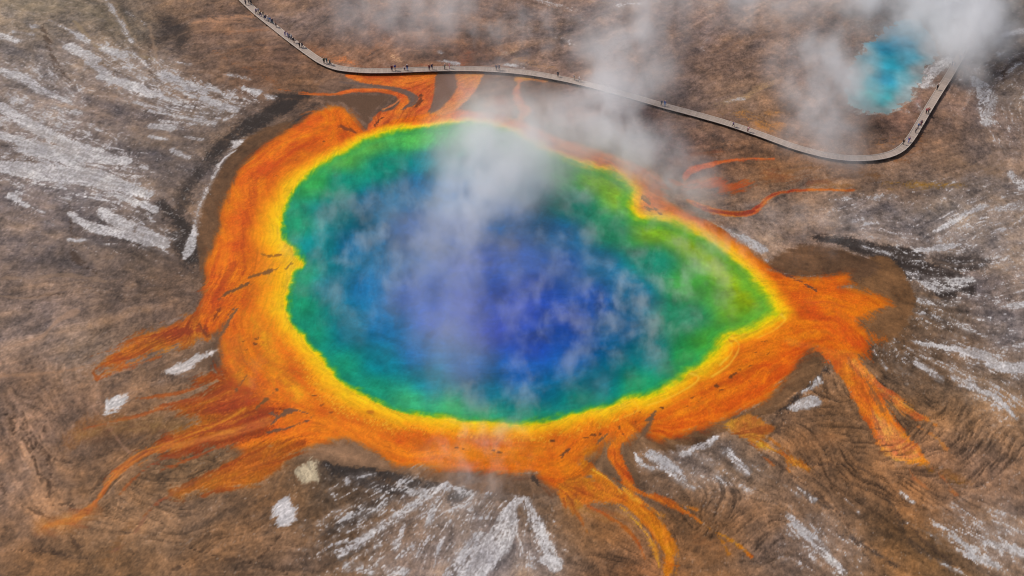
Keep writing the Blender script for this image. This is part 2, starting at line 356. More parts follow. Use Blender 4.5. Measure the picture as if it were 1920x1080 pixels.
# sinter (white mineral crust); specks in dark wet ground are painted glints
WHITE = [
([(0,66),(35,76)],[9,7],.75),([(25,60),(62,66)],5,.55),([(93,37),(167,77)],[3,6],.8),([(200,0),(247,77)],[4,4],.65),([(235,20),(275,45)],[2,3],.6),
([(130,87),(180,112)],[11,10],.95),([(165,115),(200,140)],[7,9],.85),([(195,92),(232,105)],[7,8],.9),([(250,100),(268,115)],4,.7),([(55,48),(65,50)],5,.7),
([(187,143),(240,158),(285,176)],[9,11,9],1.05),([(262,165),(330,192)],[7,6],.75),([(300,138),(382,172)],[12,12],.68),([(330,116),(356,122)],4,.75),
([(380,184),(440,205)],[8,8],1.0),([(390,160),(428,183)],[6,5],.78),([(458,165),(482,175)],[7,8],.85),([(502,182),(512,185)],[6,6],.85),([(430,140),(470,150)],[4,4],.5),
([(0,132),(50,150),(80,172),(132,192)],[9,12,9,6],.8),([(95,203),(150,212)],[7,6],.7),([(0,200),(60,236),(115,262),(200,292)],[9,12,12,9],1.0),
([(0,252),(60,272),(140,292),(240,302)],[10,12,14,9],1.05),([(0,312),(90,325),(180,335),(275,366)],[16,20,20,10],1.12),([(40,280),(150,310)],[10,10],.85),
([(284,236),(322,240)],[6,7],1.1),([(250,192),(310,206)],[5,5],.7),([(280,208),(400,232)],[4,6],.85),([(300,226),(400,237)],[5,3],.65),([(340,160),(420,210)],[3,3],.6),
([(280,256),(312,262)],[3,4],.85),([(350,256),(378,262)],[3,3],.75),([(325,282),(352,296)],[4,5],.7),([(20,366),(50,386)],[8,7],1.05),([(50,386),(85,398)],[3,3],.8),
([(210,362),(290,392)],[9,9],.95),([(130,400),(170,425),(250,445),(310,462)],[5,10,9,6],1.05),([(190,396),(240,425)],[9,12],1.05),([(265,430),(312,455)],[8,7],1.15),
([(130,449),(162,451)],[4,4],.85),([(195,457),(250,461)],[3,3],.75),([(150,382),(215,397)],[3,4],.7),([(270,462),(322,476)],[7,6],.55),([(80,415),(130,430)],[2,2],.5),
([(0,95),(60,110)],[4,3],.45),([(90,140),(130,165)],[4,4],.5),([(420,225),(440,215)],[6,6],.5),
([(345,485),(358,462),(364,436)],[3,9,7],1.1),
([(1000,925),(958,950),(948,990),(925,1030),(880,1078)],[4,8,22,24,20],1.0),([(900,1010),(850,1078)],[16,18],.72),([(985,935),(1015,1000),(1040,1062)],[5,12,12],.9),
([(1020,1050),(1045,1062)],[9,9],1.15),([(838,906),(775,948),(690,1005),(640,1040)],[10,10,12,10],.62),([(758,985),(742,1030)],[5,6],.7),([(815,950),(800,985)],[5,7],.75),
([(650,900),(652,903)],4,1.0),([(650,1062),(760,1072)],[12,12],.55),([(830,905),(885,928)],[6,6],.6),([(770,925),(840,915)],[7,7],.7),([(720,1000),(690,1060)],[8,8],.5),([(960,925),(990,960)],[6,8],.6),([(620,895),(700,890)],[8,8],.4),
([(1223,853),(1262,882),(1285,907)],[12,16,10],.62),([(1186,846),(1200,866)],[4,5],1.0),([(1202,872),(1222,877)],[3,3],.8),
([(1280,852),(1342,820)],[6,6],.85),([(1365,845),(1400,885)],[9,8],.75),([(1318,868),(1362,905)],[9,9],.5),([(1272,900),(1300,915)],[8,8],.5),([(1390,860),(1500,930)],[3,3],.5),
([(1488,765),(1525,752)],[8,12],.95),([(1505,735),(1532,712)],[6,9],.72),([(1495,915),(1525,937)],[4,5],.6),([(1480,968),(1530,1020),(1580,1072)],[7,12,10],.66),
([(1552,1040),(1572,1062)],[6,7],.95),([(1585,935),(1612,962)],[2,2],.8),([(1690,925),(1712,942)],[4,4],.68),([(1790,1008),(1822,1032)],[5,6],.8),([(1812,1040),(1872,1062)],[6,7],.9),
([(1848,1018),(1920,1036)],[6,9],.8),([(1745,1045),(1800,1072)],[4,6],.6),([(1700,980),(1760,1010)],[3,3],.5),([(1850,985),(1920,1000)],[4,4],.5),
([(1323,417),(1375,442),(1430,467)],[5,10,8],.95),([(1440,490),(1458,502)],[4,4],.7),([(1560,376),(1680,368)],[8,10],.45),([(1600,412),(1640,418)],[12,12],.42),
([(1718,470),(1762,466),(1802,457)],[4,6,3],1.1),([(1735,442),(1780,420),(1812,400),(1850,384)],[3,6,5,3],.85),([(1872,392),(1918,385)],[8,12],.55),([(1850,360),(1900,340)],[4,4],.4),
([(1620,463),(1665,477)],[6,7],.55),([(1700,510),(1760,535),(1820,525)],[8,18,12],.6),([(1690,555),(1770,570),(1800,560)],[7,10,7],.6),([(1640,480),(1660,482)],3,.9),
([(1715,642),(1790,655),(1850,673),(1872,685)],[3,6,10,9],1.12),([(1852,682),(1890,690),(1920,690)],[7,12,11],1.12),([(1800,645),(1872,670)],[2,3],.95),
([(1880,652),(1920,645)],[4,6],.72),([(1720,682),(1762,708)],[7,8],.85),([(1788,708),(1835,727)],[5,6],.8),([(1880,575),(1920,570)],[5,8],.8),([(1840,595),(1920,600)],[8,12],.45),
([(1636,655),(1662,690)],[3,4],.7),([(1780,600),(1870,640)],[10,8],.5),([(1800,722),(1862,742),(1905,785)],[4,7,6],.82),([(1690,690),(1700,720)],[3,3],.5),([(1790,545),(1900,500)],[3,3],.5),([(1830,430),(1920,410)],[3,3],.5),
([(1828,148),(1850,180),(1848,230)],[10,16,10],.68),([(1880,66),(1918,58)],[6,7],.95),([(1870,44),(1890,40)],4,.7),([(1890,135),(1912,118)],[3,4],.8),([(1895,325),(1918,350)],[8,12],.62),([(1880,20),(1915,25)],[4,4],.5),
([(1728,160),(1745,135),(1778,112)],[8,13,9],1.05),([(1745,158),(1760,160)],[5,5],.6),([(820,114),(860,119)],[3,5],.85),([(948,121),(966,123)],[3,4],1.0),([(822,97),(828,100)],2,.8),
([(950,100),(985,128)],[7,7],.35),([(1050,70),(1075,85)],[9,9],.38),([(1310,95),(1330,70)],[5,5],.35),([(1650,190),(1710,215)],[6,8],.3),([(1720,195),(1730,215)],[3,4],.6),([(1800,150),(1830,130)],[3,3],.5),
([(1360,190),(1395,184)],[4,4],.5),([(1010,0),(1080,20)],[8,10],.3),([(1160,10),(1200,5)],[10,10],.35),
]
for pts, w, v in WHITE: add(WH, stroke_mask(pts, w, 13, 2.5), v)

# rilled slopes
for pts, v in [([(1540,700),(1640,700),(1800,760),(1900,790),(1920,860),(1860,930),(1700,960),(1560,930),(1420,830)], 1.0),
               ([(1290,910),(1440,900),(1500,1000),(1440,1075),(1300,1000)], .9), ([(190,880),(290,830),(420,850),(380,920),(330,1010),(190,1000)], .9),
               ([(0,730),(120,720),(110,850),(0,860)], .6),([(1150,990),(1260,960),(1290,1080),(1080,1080)], .8), ([(0,640),(160,600),(200,720),(0,740)],.4), ([(330,960),(560,980),(640,1080),(330,1080)],.5)]:
    add(RILL, poly_mask(pts, 60, 4), v)
for pts, v in [([(0,180),(130,200),(280,280),(290,360),(330,460),(180,450),(80,380),(0,380)],.42),([(120,60),(250,80),(400,150),(520,180),(440,225),(330,240),(200,180)],.36),([(0,50),(60,60),(200,180),(100,210),(0,150)],.3),
               ([(620,880),(860,900),(1010,920),(1050,1080),(600,1080),(560,1000)],.33),([(1190,850),(1320,830),(1420,880),(1400,930),(1230,910)],.3),([(1480,950),(1600,1000),(1620,1080),(1470,1080)],.3),([(1650,640),(1920,640),(1920,800),(1800,740),(1700,710)],.34),
               ([(1560,360),(1920,330),(1920,520),(1700,560),(1640,470),(1560,430)],.26),([(1720,960),(1920,960),(1920,1080),(1800,1080)],.33),([(1810,130),(1920,60),(1920,260),(1840,260)],.25),([(1690,560),(1920,520),(1920,640),(1760,640)],.3)]:
    add(WH, poly_mask(pts, 90, 8), v)
rl = np.clip(-L_rill, 0, 3)
RGB *= (1 - np.clip(RILL * (0.17 * rl - 0.06), -0.1, 0.6))[..., None]
HT += RILL * 0.06 * np.clip(L_rill, -2, 1.2)
# gullies cut by the run-off, dark and a little sunk
GULLY = [([(10,745),(20,790),(60,815),(100,860),(150,870)],2.2),([(50,740),(45,790),(60,840),(75,900)],2),([(65,750),(62,800),(95,850),(90,930)],1.6),([(90,760),(85,800),(60,850)],1.6),([(0,790),(40,820),(70,880),(100,910)],1.6),([(20,730),(30,790),(10,840)],1.4),
([(0,900),(20,940),(70,960),(120,990),(170,1060)],1.8),([(70,950),(130,945),(140,955)],1.6),([(330,1020),(400,1040),(470,1055),(540,1075)],1.6),([(240,1000),(330,1020)],1.3),([(470,1055),(500,1035),(530,1000)],1.3),([(400,1040),(350,1055),(320,1075)],1.3),
([(1360,790),(1420,830),(1470,760)],1.6),([(1430,835),(1460,805),(1480,770)],2.2),([(1400,830),(1500,900),(1580,970),(1600,1010),(1640,1060)],2.4),([(1510,870),(1620,880),(1700,980),(1790,1060)],2.0),([(1600,1010),(1680,1060)],2),
([(130,370),(140,480),(180,510)],1.4),([(1534,447),(1545,438),(1575,448)],1.6),([(1620,482),(1665,485),(1685,505),(1690,528),(1715,545)],2),([(40,560),(150,545),(210,530)],1.5),([(0,300),(60,300),(170,308)],2.4),([(80,40),(100,110),(130,150)],2.2),([(290,60),(280,130),(320,170)],2),
([(0,1030),(90,1035),(150,1045)],1.5),([(545,845),(590,855)],1.5),([(1840,140),(1790,165),(1770,180)],2.4),([(1920,110),(1890,120),(1880,150)],2.4)]
for pts, w in GULLY:
    m = stroke_mask(pts, [w * k_ for k_ in ([.2] + [.6] * (len(pts) - 2) + [.2])] if len(pts) > 2 else w * .4, 4, 2.6)
    put(m, (72, 54, 42), .5)
    if m: HT[m[0]] -= 0.10 * m[1]
# pale lines
for pts, w, c, o in [([(165,755),(195,790),(230,835),(245,850)],1.6,(165,125,100),.6),([(330,925),(290,945),(262,985),(245,1010),(210,1035)],2.2,(140,95,70),.7),([(0,655),(70,635),(110,600),(140,585)],[2,3,4,8],(170,135,110),.6),
                     ([(0,705),(80,700),(150,690),(200,670)],3,(165,125,95),.6),([(175,710),(250,690)],2,(190,130,95),.5),([(0,555),(60,560),(110,545),(170,540)],3,(155,125,102),.5),([(10,520),(60,525),(110,515),(200,528)],4,(150,122,100),.5),
                     ([(280,50),(290,90),(300,140),(340,190)],3,(165,135,110),.5),([(140,40),(180,85),(230,100),(290,110)],3,(165,140,105),.5)]:
    put(stroke_mask(pts, w, 4, 1.5), c, o)
spk0 = fft_noise(.8, .8, seed=61, hi=.2)
# tan, ochre and rusty patches
TAN = [([(365,42),(420,36),(475,28)],[8,10,8],(190,140,105),.6),([(430,62),(500,55)],[7,6],(175,120,85),.5),([(440,95),(490,80)],[6,6],(150,105,75),.5),([(640,118),(600,98),(570,85)],[5,8,5],(175,110,70),.5),([(640,112),(670,122)],[5,4],(220,130,75),.7),
([(690,100),(712,80),(722,68)],[4,7,4],(180,125,90),.6),([(735,105),(752,116)],[2,3],(235,185,140),.9),([(1350,100),(1400,75),(1480,50)],[5,7,5],(165,125,98),.5),([(1350,195),(1400,180),(1450,150)],[6,7,5],(185,150,105),.5),([(1340,220),(1400,205)],[5,5],(160,120,80),.5),
([(1390,215),(1440,238),(1465,232)],[8,12,8],(190,125,60),.7),([(1440,215),(1462,212)],[5,5],(205,140,75),.5),([(1650,270),(1680,262)],[6,5],(190,125,70),.6),([(1720,240),(1718,280),(1680,300)],[5,8,5],(140,80,35),.45),([(1660,348),(1720,345),(1800,347)],[5,7,4],(160,112,35),.7),
([(1480,318),(1560,310),(1640,330)],[10,10,10],(135,92,55),.5),([(965,110),(1010,122),(1040,128)],[6,6,4],(200,150,105),.55),([(950,98),(965,96)],[3,3],(215,180,140),.7),([(1720,205),(1722,185)],[6,5],(190,150,140),.5),([(1790,300),(1860,320),(1880,300)],[10,12,8],(140,112,88),.5),
([(200,905),(235,880),(290,865)],[10,14,8],(170,120,82),.35),([(120,1000),(180,960)],[12,14],(135,90,50),.4),([(130,830),(160,800),(220,780)],[16,20,10],(150,95,50),.45),([(240,990),(200,1050)],[12,14],(130,85,45),.4),([(1130,975),(1190,1010)],[20,16],(150,100,60),.35),
([(560,560),(560,561)],1,(0,0,0),0),([(1480,840),(1560,820)],[10,10],(135,92,58),.5),([(1740,880),(1800,905)],[5,4],(150,95,20),.5),([(1310,1010),(1370,1030)],[12,12],(140,92,55),.5),([(300,640),(230,660),(160,700)],[16,12,8],(150,105,70),.4),([(400,95),(440,120),(480,132),(515,160)],[2,3,3,3],(160,100,60),.6),
([(880,100),(860,125)],[8,8],(175,105,75),.5),([(1230,120),(1200,90)],[10,10],(160,125,112),.3),([(690,130),(800,122)],[3,3],(185,110,80),.5)]
for pts, w, c, o in TAN:
    m_ = stroke_mask(pts, w, 14, 6)
    if m_: put((m_[0], m_[1] * np.clip(.62 + .42 * L_mid[m_[0]] + .25 * spk0[m_[0]], 0, 1.2)), c, min(1, o * 1.15))
# green tinged turf in the top corner
put(stroke_mask([(0,0),(80,15),(150,10),(220,45)], [20,22,14,12], 40, 8), (126, 114, 76), .15)

# ------------------------------------------------------------------ brown film shelves round the mat
SHELF = [
([(455,262),(520,236),(585,222),(560,245),(500,285),(455,335),(430,390),(420,440),(400,500),(384,555),(374,500),(369,440),(380,385),(402,335),(430,290)],(98,70,47),7),
([(560,845),(640,812),(700,830),(725,865),(800,874),(900,880),(1000,884),(1045,900),(1055,922),(1010,928),(960,926),(920,925),(870,913),(800,897),(700,878),(620,866)],(122,92,68),8),
([(1590,510),(1630,482),(1670,486),(1700,520),(1716,560),(1706,600),(1680,628),(1650,642),(1610,660),(1600,600),(1600,550)],(116,82,52),6),
([(1440,500),(1470,470),(1530,458),(1600,474),(1650,500),(1600,530),(1530,520),(1480,518)],(100,72,50),12),
([(1570,660),(1520,655),(1480,690),(1440,740),(1400,770),(1330,790),(1250,812),(1200,825),(1215,842),(1260,842),(1330,818),(1400,790),(1460,765),(1500,735),(1545,690)],(116,84,56),7),
([(1120,812),(1100,840),(1105,862),(1160,920),(1200,900),(1190,850),(1240,820),(1235,775)],(118,88,62),7),
([(390,600),(440,570),(470,540),(480,560),(440,600),(425,650),(440,700),(410,705),(385,690),(300,700),(290,690),(360,655),(400,640)],(108,82,62),8),
([(590,180),(640,140),(800,135),(1000,140),(1060,160),(1000,230),(900,215),(800,215),(680,250),(640,205)],(112,86,70),14),
]
SHF = np.zeros((NY, NX), np.float32)
for pts, c, soft in SHELF:
    m = poly_mask(pts, soft, 2.5)
    if m is None: continue
    s, mm = m
    tone = 1 + .05 * N_g1[s] + .04 * N_b[s] + 0.05 * L_mid[s] + 0.06 * L_big[s] + .02 * N_fine[s]
    RGB[s] = RGB[s] * (1 - mm[..., None]) + (np.array(c, np.float32) * tone[..., None]) * mm[..., None]
    SHF[s] = np.maximum(SHF[s], mm); WH[s] *= 1 - 0.93 * mm; DK[s] *= 1 - 0.85 * mm
    HT[s] = HT[s] * (1 - .8 * mm); WET[s] = np.maximum(WET[s], .75 * mm)

# drainage lines: water runs off the mound away from the spring and gathers in branching threads
SHORE0 = [(800,233),(960,243),(1120,312),(1200,390),(1320,440),(1464,586),(1325,687),(1187,749),(990,800),(797,783),(640,722),(538,594),(522,412),(600,303),(690,256)]
_sl, _sd = poly_sd(PA(SHORE0), 400)
SD0 = np.full((NY, NX), 60.0, np.float32); SD0[_sl] = _sd
FH0 = -0.30 * SD0 + 0.62 * fft_noise(14, 2.0, seed=81, hi=.7) + .20 * N_g1 + .05 * N_fine + .25 * L_mid
best = np.zeros((NY, NX), np.float32); rec = np.full((NY, NX), -1, np.int64); ID = np.arange(NX * NY).reshape(NY, NX)
for dj in (-1, 0, 1):
    for di in (-1, 0, 1):
        if di == 0 and dj == 0: continue
        j0, j1 = max(0, -dj), NY - max(0, dj); i0, i1 = max(0, -di), NX - max(0, di)
        dist = math.hypot(di * DX, dj * DY)
        g = (FH0[j0:j1, i0:i1] - FH0[j0 + dj:j1 + dj, i0 + di:i1 + di]) / dist
        bb = best[j0:j1, i0:i1]; rr_ = rec[j0:j1, i0:i1]
        m_ = g > bb
        bb[m_] = g[m_]; rr_[m_] = ID[j0 + dj:j1 + dj, i0 + di:i1 + di][m_]
order = np.argsort(-FH0.ravel(), kind='stable').tolist()
acc_l = [1.0] * (NX * NY); rl_ = rec.ravel().tolist()
for k in order:
    t_ = rl_[k]
    if t_ >= 0: acc_l[t_] += acc_l[k]
ACC = np.log(np.array(acc_l, np.float32)).reshape(NY, NX)
def blur3(A, n=1):
    for _ in range(n):
        A = (np.roll(A, 1, 0) + 2 * A + np.roll(A, -1, 0)) / 4
        A = (np.roll(A, 1, 1) + 2 * A + np.roll(A, -1, 1)) / 4
    return A
chan = np.clip(2.1 * blur3(sstep((ACC - 5.0) / 2.4), 1), 0, 1)
chf = np.clip(1.6 * blur3(sstep((ACC - 3.2) / 1.6), 1), 0, 1)
cz = field([(60,800,1),(150,900,.9),(250,940,1),(300,1040,.9),(500,1020,.8),(100,600,.6),(250,560,.6),(200,250,.7),(400,100,.6),(700,60,.4),(1100,60,.4),(1400,150,.6),(1750,300,.5),(1850,450,.6),(1850,650,.6),(1700,770,.9),(1600,850,.9),(1850,850,1),(1500,980,.8),(1350,960,.9),(1200,1020,.7),(850,980,.3),(1800,1020,.8)])[0]
cz = cz * (1 - SHF)
RGB *= (1 - np.clip(cz * (.40 * chan + .12 * chf - .03), -.1, .6))[..., None]
HT -= cz * (.10 * chan + .02 * chf)
# apply dark, sinter and painted glints
dk = sstep(DK * 1.45 + 0.16 * L_mid * (DK > .02) + 0.10 * L_fine - 0.15)
RGB = RGB * (1 - dk[..., None] * .9) + np.array((50, 42, 38), np.float32) * (dk[..., None] * .9)
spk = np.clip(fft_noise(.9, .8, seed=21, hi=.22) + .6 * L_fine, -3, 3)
w_in = WH * 1.4 + 0.10 * L_mid + 0.11 * L_fine + 0.10 * spk + 0.07 * L_big + .11 * N_g1 + .05 * N_fine - 0.64
wh = (.55 * sstep((w_in + .12) / 0.50) + .45 * sstep(w_in / .22)) * sstep(WH * 5)
# scattered crust flecks on every bare slope, plus water glints painted white in dark wet ones
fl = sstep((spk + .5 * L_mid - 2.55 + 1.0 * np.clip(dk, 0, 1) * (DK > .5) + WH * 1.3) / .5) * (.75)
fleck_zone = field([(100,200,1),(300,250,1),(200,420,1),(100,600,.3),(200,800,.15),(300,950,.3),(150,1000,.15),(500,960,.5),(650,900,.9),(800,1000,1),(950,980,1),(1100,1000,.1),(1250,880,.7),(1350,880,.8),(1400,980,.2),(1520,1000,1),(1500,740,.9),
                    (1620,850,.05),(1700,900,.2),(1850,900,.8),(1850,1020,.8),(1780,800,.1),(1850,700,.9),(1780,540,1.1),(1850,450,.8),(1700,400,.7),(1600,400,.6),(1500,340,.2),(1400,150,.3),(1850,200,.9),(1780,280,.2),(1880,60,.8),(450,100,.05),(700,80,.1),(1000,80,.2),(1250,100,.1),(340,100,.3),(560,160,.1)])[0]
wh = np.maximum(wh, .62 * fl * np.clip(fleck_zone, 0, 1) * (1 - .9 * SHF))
veil = (sstep((WH + .07 * N_g1 + .05 * L_mid + .05 * L_big - .12) / .6) * .6 * (1 - SHF))[..., None]
RGB = RGB * (1 - veil) + np.array((156, 145, 140), np.float32) * (1 + .05 * spk[..., None]) * veil
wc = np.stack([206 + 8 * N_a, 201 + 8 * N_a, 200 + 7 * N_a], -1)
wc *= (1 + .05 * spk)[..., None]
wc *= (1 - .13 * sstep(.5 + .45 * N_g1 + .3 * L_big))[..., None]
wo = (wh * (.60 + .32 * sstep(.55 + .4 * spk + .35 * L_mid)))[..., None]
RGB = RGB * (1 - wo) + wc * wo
HT += 0.03 * wh
# crisp sinter islands 
for pts, c in [([(190,777),(196,760),(218,742),(243,737),(238,753),(222,768),(200,779)],(205,198,194)),([(510,962),(520,945),(540,935),(553,948),(555,965),(540,984),(525,987),(513,976)],(205,198,196)),
               ([(303,696),(330,678),(360,668),(407,656),(385,672),(350,700),(325,705)],(196,186,180)),([(555,885),(572,870),(585,862),(594,872),(597,898),(580,904),(562,895)],(190,172,142)),
               ([(458,257),(445,266),(430,284),(407,311),(388,350),(370,392),(362,425),(366,440),(372,400),(390,357),(410,315),(433,287)],(200,192,188)),
               ([(1590,207),(1612,212),(1640,215),(1672,211),(1700,196),(1718,176),(1722,160),(1716,172),(1697,192),(1668,208),(1640,211),(1612,208)],(190,180,168))]:
    m = poly_mask(pts, 7.0, 3.4)
    if m:
        s, mm = m
        RGB[s] = RGB[s] * (1 - mm[..., None]) + np.array(c, np.float32) * ((1 + .05 * spk[s] + .04 * L_fine[s])[..., None]) * mm[..., None]

# ------------------------------------------------------------------ the orange mat and its streams
def mat(mask, rgb, op=1.0, tex=1.0, mark=True, wet=.6, flat=.7):
    if mask is None: return
    s, m = mask
    m = m * op
    t = 1 + tex * (0.025 * L_mid[s] + 0.02 * L_fine[s] + 0.012 * L_big[s] + .015 * N_a[s] + .03 * spkh[s] + .02 * N_fine[s])
    c = np.array(rgb, np.float32) * np.array((1.0, 1.09 if rgb[0] > 185 else 1.0, 1.0), np.float32) * t[..., None]
    amb = np.clip(.5 * L_big[s] + .6 * N_b[s] + .3 * N_g1[s], -1.5, .75)
    c[..., 0] *= 1 + .022 * amb
    c[..., 1] *= 1 + .075 * amb
    c[..., 1] *= 1 + tex * (0.014 * L_big[s] + .03 * L_mid[s] + .015 * N_b[s])
    RGB[s] = RGB[s] * (1 - m[..., None]) + c * m[..., None]
    if mark: MAT[s] = np.maximum(MAT[s], m)
    WET[s] = WET[s] * (1 - m) + wet * m
    HT[s] *= (1 - flat * m)
OR = (218, 98, 16); OR2 = (206, 92, 18); RED = (172, 74, 26); YO = (232, 142, 14); YL = (248, 186, 18)
BODY = [(600,206),(618,199),(645,203),(668,224),(684,246),(720,228),(760,216),(800,210),(860,206),(930,214),(985,232),(1040,256),(1090,272),(1140,288),(1195,310),(1228,335),(1245,372),(1300,402),(1345,426),(1400,470),(1440,500),(1480,517),(1530,519),(1588,512),(1596,528),(1572,541),(1604,552),(1648,562),(1652,576),(1625,588),(1612,604),(1626,628),(1624,655),(1595,666),(1556,668),(1528,652),(1500,672),(1478,702),(1450,735),(1410,762),(1362,784),(1300,806),(1240,822),(1216,816),(1222,790),(1205,800),(1180,826),(1130,826),(1092,850),(1088,868),(1100,890),(1050,918),(1024,900),(1000,886),(960,889),(880,880),(800,876),(745,873),(717,856),(708,838),(676,824),(640,820),(590,832),(552,842),(510,838),(480,845),(440,838),(470,800),(470,770),(450,740),(420,700),(418,660),(412,625),(425,600),(404,622),(380,632),(370,604),(376,580),(384,556),(388,528),(384,498),(400,462),(414,420),(420,380),(438,338),(466,300),(508,264),(560,234)]
mat(poly_mask(BODY, 34, 5), (140, 74, 30), .75, mark=False, wet=.6)
mat(poly_mask(BODY, 15, 2.6), OR, wet=.7)
mat(poly_mask([(1560,540),(1650,560),(1670,575),(1620,600),(1640,640),(1600,660)], 22, 9), OR, .75)
# lower left fan
mat(poly_mask([(432,688),(480,710),(510,770),(500,820),(455,830),(400,835),(345,850),(285,852),(262,850),(320,812),(370,785),(330,775),(340,760),(390,735),(400,712),(370,712)], 20, 9), (168, 78, 16), .92, 1.8)
mat(poly_mask([(470,700),(490,730),(460,760),(400,770),(400,750),(430,720)], 18, 6), (172,72,28), .8)
mat(stroke_mask([(500,775),(440,790),(390,805),(340,825)], [8,9,8,6], 10, 4), (160,66,26), .8)
mat(stroke_mask([(500,790),(420,815),(345,832),(275,848),(236,872),(207,900),(188,930),(165,955),(140,974),(85,986)], [10,7,7,8,8,7,5,6,8,4], 6, 2), (192,96,40))
mat(stroke_mask([(330,826),(275,846),(238,870),(210,898),(192,925)], [3,4,4,3,2], 5, 2), (150,82,48), .7, mark=False)
mat(stroke_mask([(275,838),(245,862),(220,888),(190,925),(170,950)], [2,1.5,1.5,1.5,1.5], 3, 1.5), (205,105,48), .9, mark=False)
mat(stroke_mask([(170,955),(140,975),(80,985)], [10,16,14], 24, 5), (170,100,52), .6, mark=False)
mat(stroke_mask([(460,765),(420,790),(370,810),(300,836),(260,845)], [2,2,2,2,1], 4, 2), (225,125,35), .7, mark=False)
mat(stroke_mask([(400,745),(340,752),(300,765),(260,780),(215,790),(160,803)], [3,2.5,2,2,1.6,1], 4, 2), (176,86,34), .8)
mat(stroke_mask([(330,800),(250,800),(150,815)], [14,16,12], 34, 6), (140,95,48), .4, mark=False)
mat(poly_mask([(572,832),(530,822),(480,832),(440,858),(400,885),(360,905),(325,925),(400,918),(460,912),(505,892),(535,862)], 14, 5), (166, 76, 14), .92, 1.6)
mat(stroke_mask([(400,900),(340,925)], [6,8], 18, 8), (160,95,35), .5)
# left arm
mat(poly_mask([(388,622),(360,590),(330,602),(280,622),(240,640),(205,668),(175,690),(250,672),(310,655),(385,636)], 14, 6), (190,92,22), .92, 1.5)
mat(stroke_mask([(385,620),(330,622),(285,632)], [7,8,5], 8, 4), (158,66,26), .85, mark=False)
mat(stroke_mask([(390,634),(330,648),(270,672),(200,700),(175,712)], [3,4,3,2,1], 6, 4), (200,104,34), .8)
# bottom streams
mat(stroke_mask([(1150,810),(1112,834),(1090,858),(1108,882),(1140,906),(1165,930),(1208,966),(1238,1000),(1254,1030),(1255,1055),(1248,1085)], [6,6,6,9,10,12,13,13,11,9,9], 5, 2.5), (196,98,20), 1, 1.3)
mat(poly_mask([(1046,920),(1060,905),(1105,896),(1150,915),(1175,945),(1110,945),(1075,950),(1058,940)], 8, 4), (200,106,26), 1, 1.5)
mat(stroke_mask([(1070,945),(1120,960),(1180,970)], [8,10,8], 22, 6), (160,100,48), .55, mark=False)
mat(stroke_mask([(1195,800),(1158,830),(1150,850),(1165,880),(1180,912)], [8,8,11,10,6], 5, 2), (212,98,22), 1, 1.4)
mat(stroke_mask([(1172,905),(1200,922),(1240,938),(1290,962),(1330,990),(1385,1022),(1412,1048)], [6,4,4,3,2,1.6,1.2], 4, 2), (206,112,26), 1, 1.5)
mat(stroke_mask([(1168,915),(1185,930),(1203,942)], [4,4,2], 4, 2), (214,128,40), 1, 1.5)
mat(stroke_mask([(1110,880),(1150,905),(1165,925)], [1,1.2,1], 2.5, 1), (240,160,60), .8, mark=False)
# right streams
mat(poly_mask([(1545,662),(1600,660),(1622,688),(1645,718),(1668,768),(1700,812),(1738,858),(1745,872),(1700,872),(1662,852),(1646,832),(1625,790),(1600,748),(1580,712)], 6, 3), (214,104,30), 1, 1.4)
mat(poly_mask([(1640,775),(1700,820),(1730,860),(1690,870),(1655,845)], 14, 4), (208,128,84), .7, 2, mark=False)
mat(stroke_mask([(1600,680),(1640,716),(1680,748),(1715,775),(1752,795)], [10,9,9,9,4], 7, 4), (208,112,52), 1, 2)
mat(stroke_mask([(1700,860),(1760,880),(1820,905)], [6,6,3], 16, 5), (150,98,48), .5, mark=False)
put(stroke_mask([(1618,700),(1640,740),(1660,780)], [2,5,3], 5, 2), (130,88,55), .7)
mat(poly_mask([(1360,797),(1385,780),(1405,774),(1428,788),(1448,802),(1422,828),(1400,826)], 6, 3), (190,112,40), .9, 1.4)
mat(stroke_mask([(1425,832),(1455,846),(1480,862),(1515,878)], [5,5,4,1.5], 6, 4), (196,118,38), .9, 2)
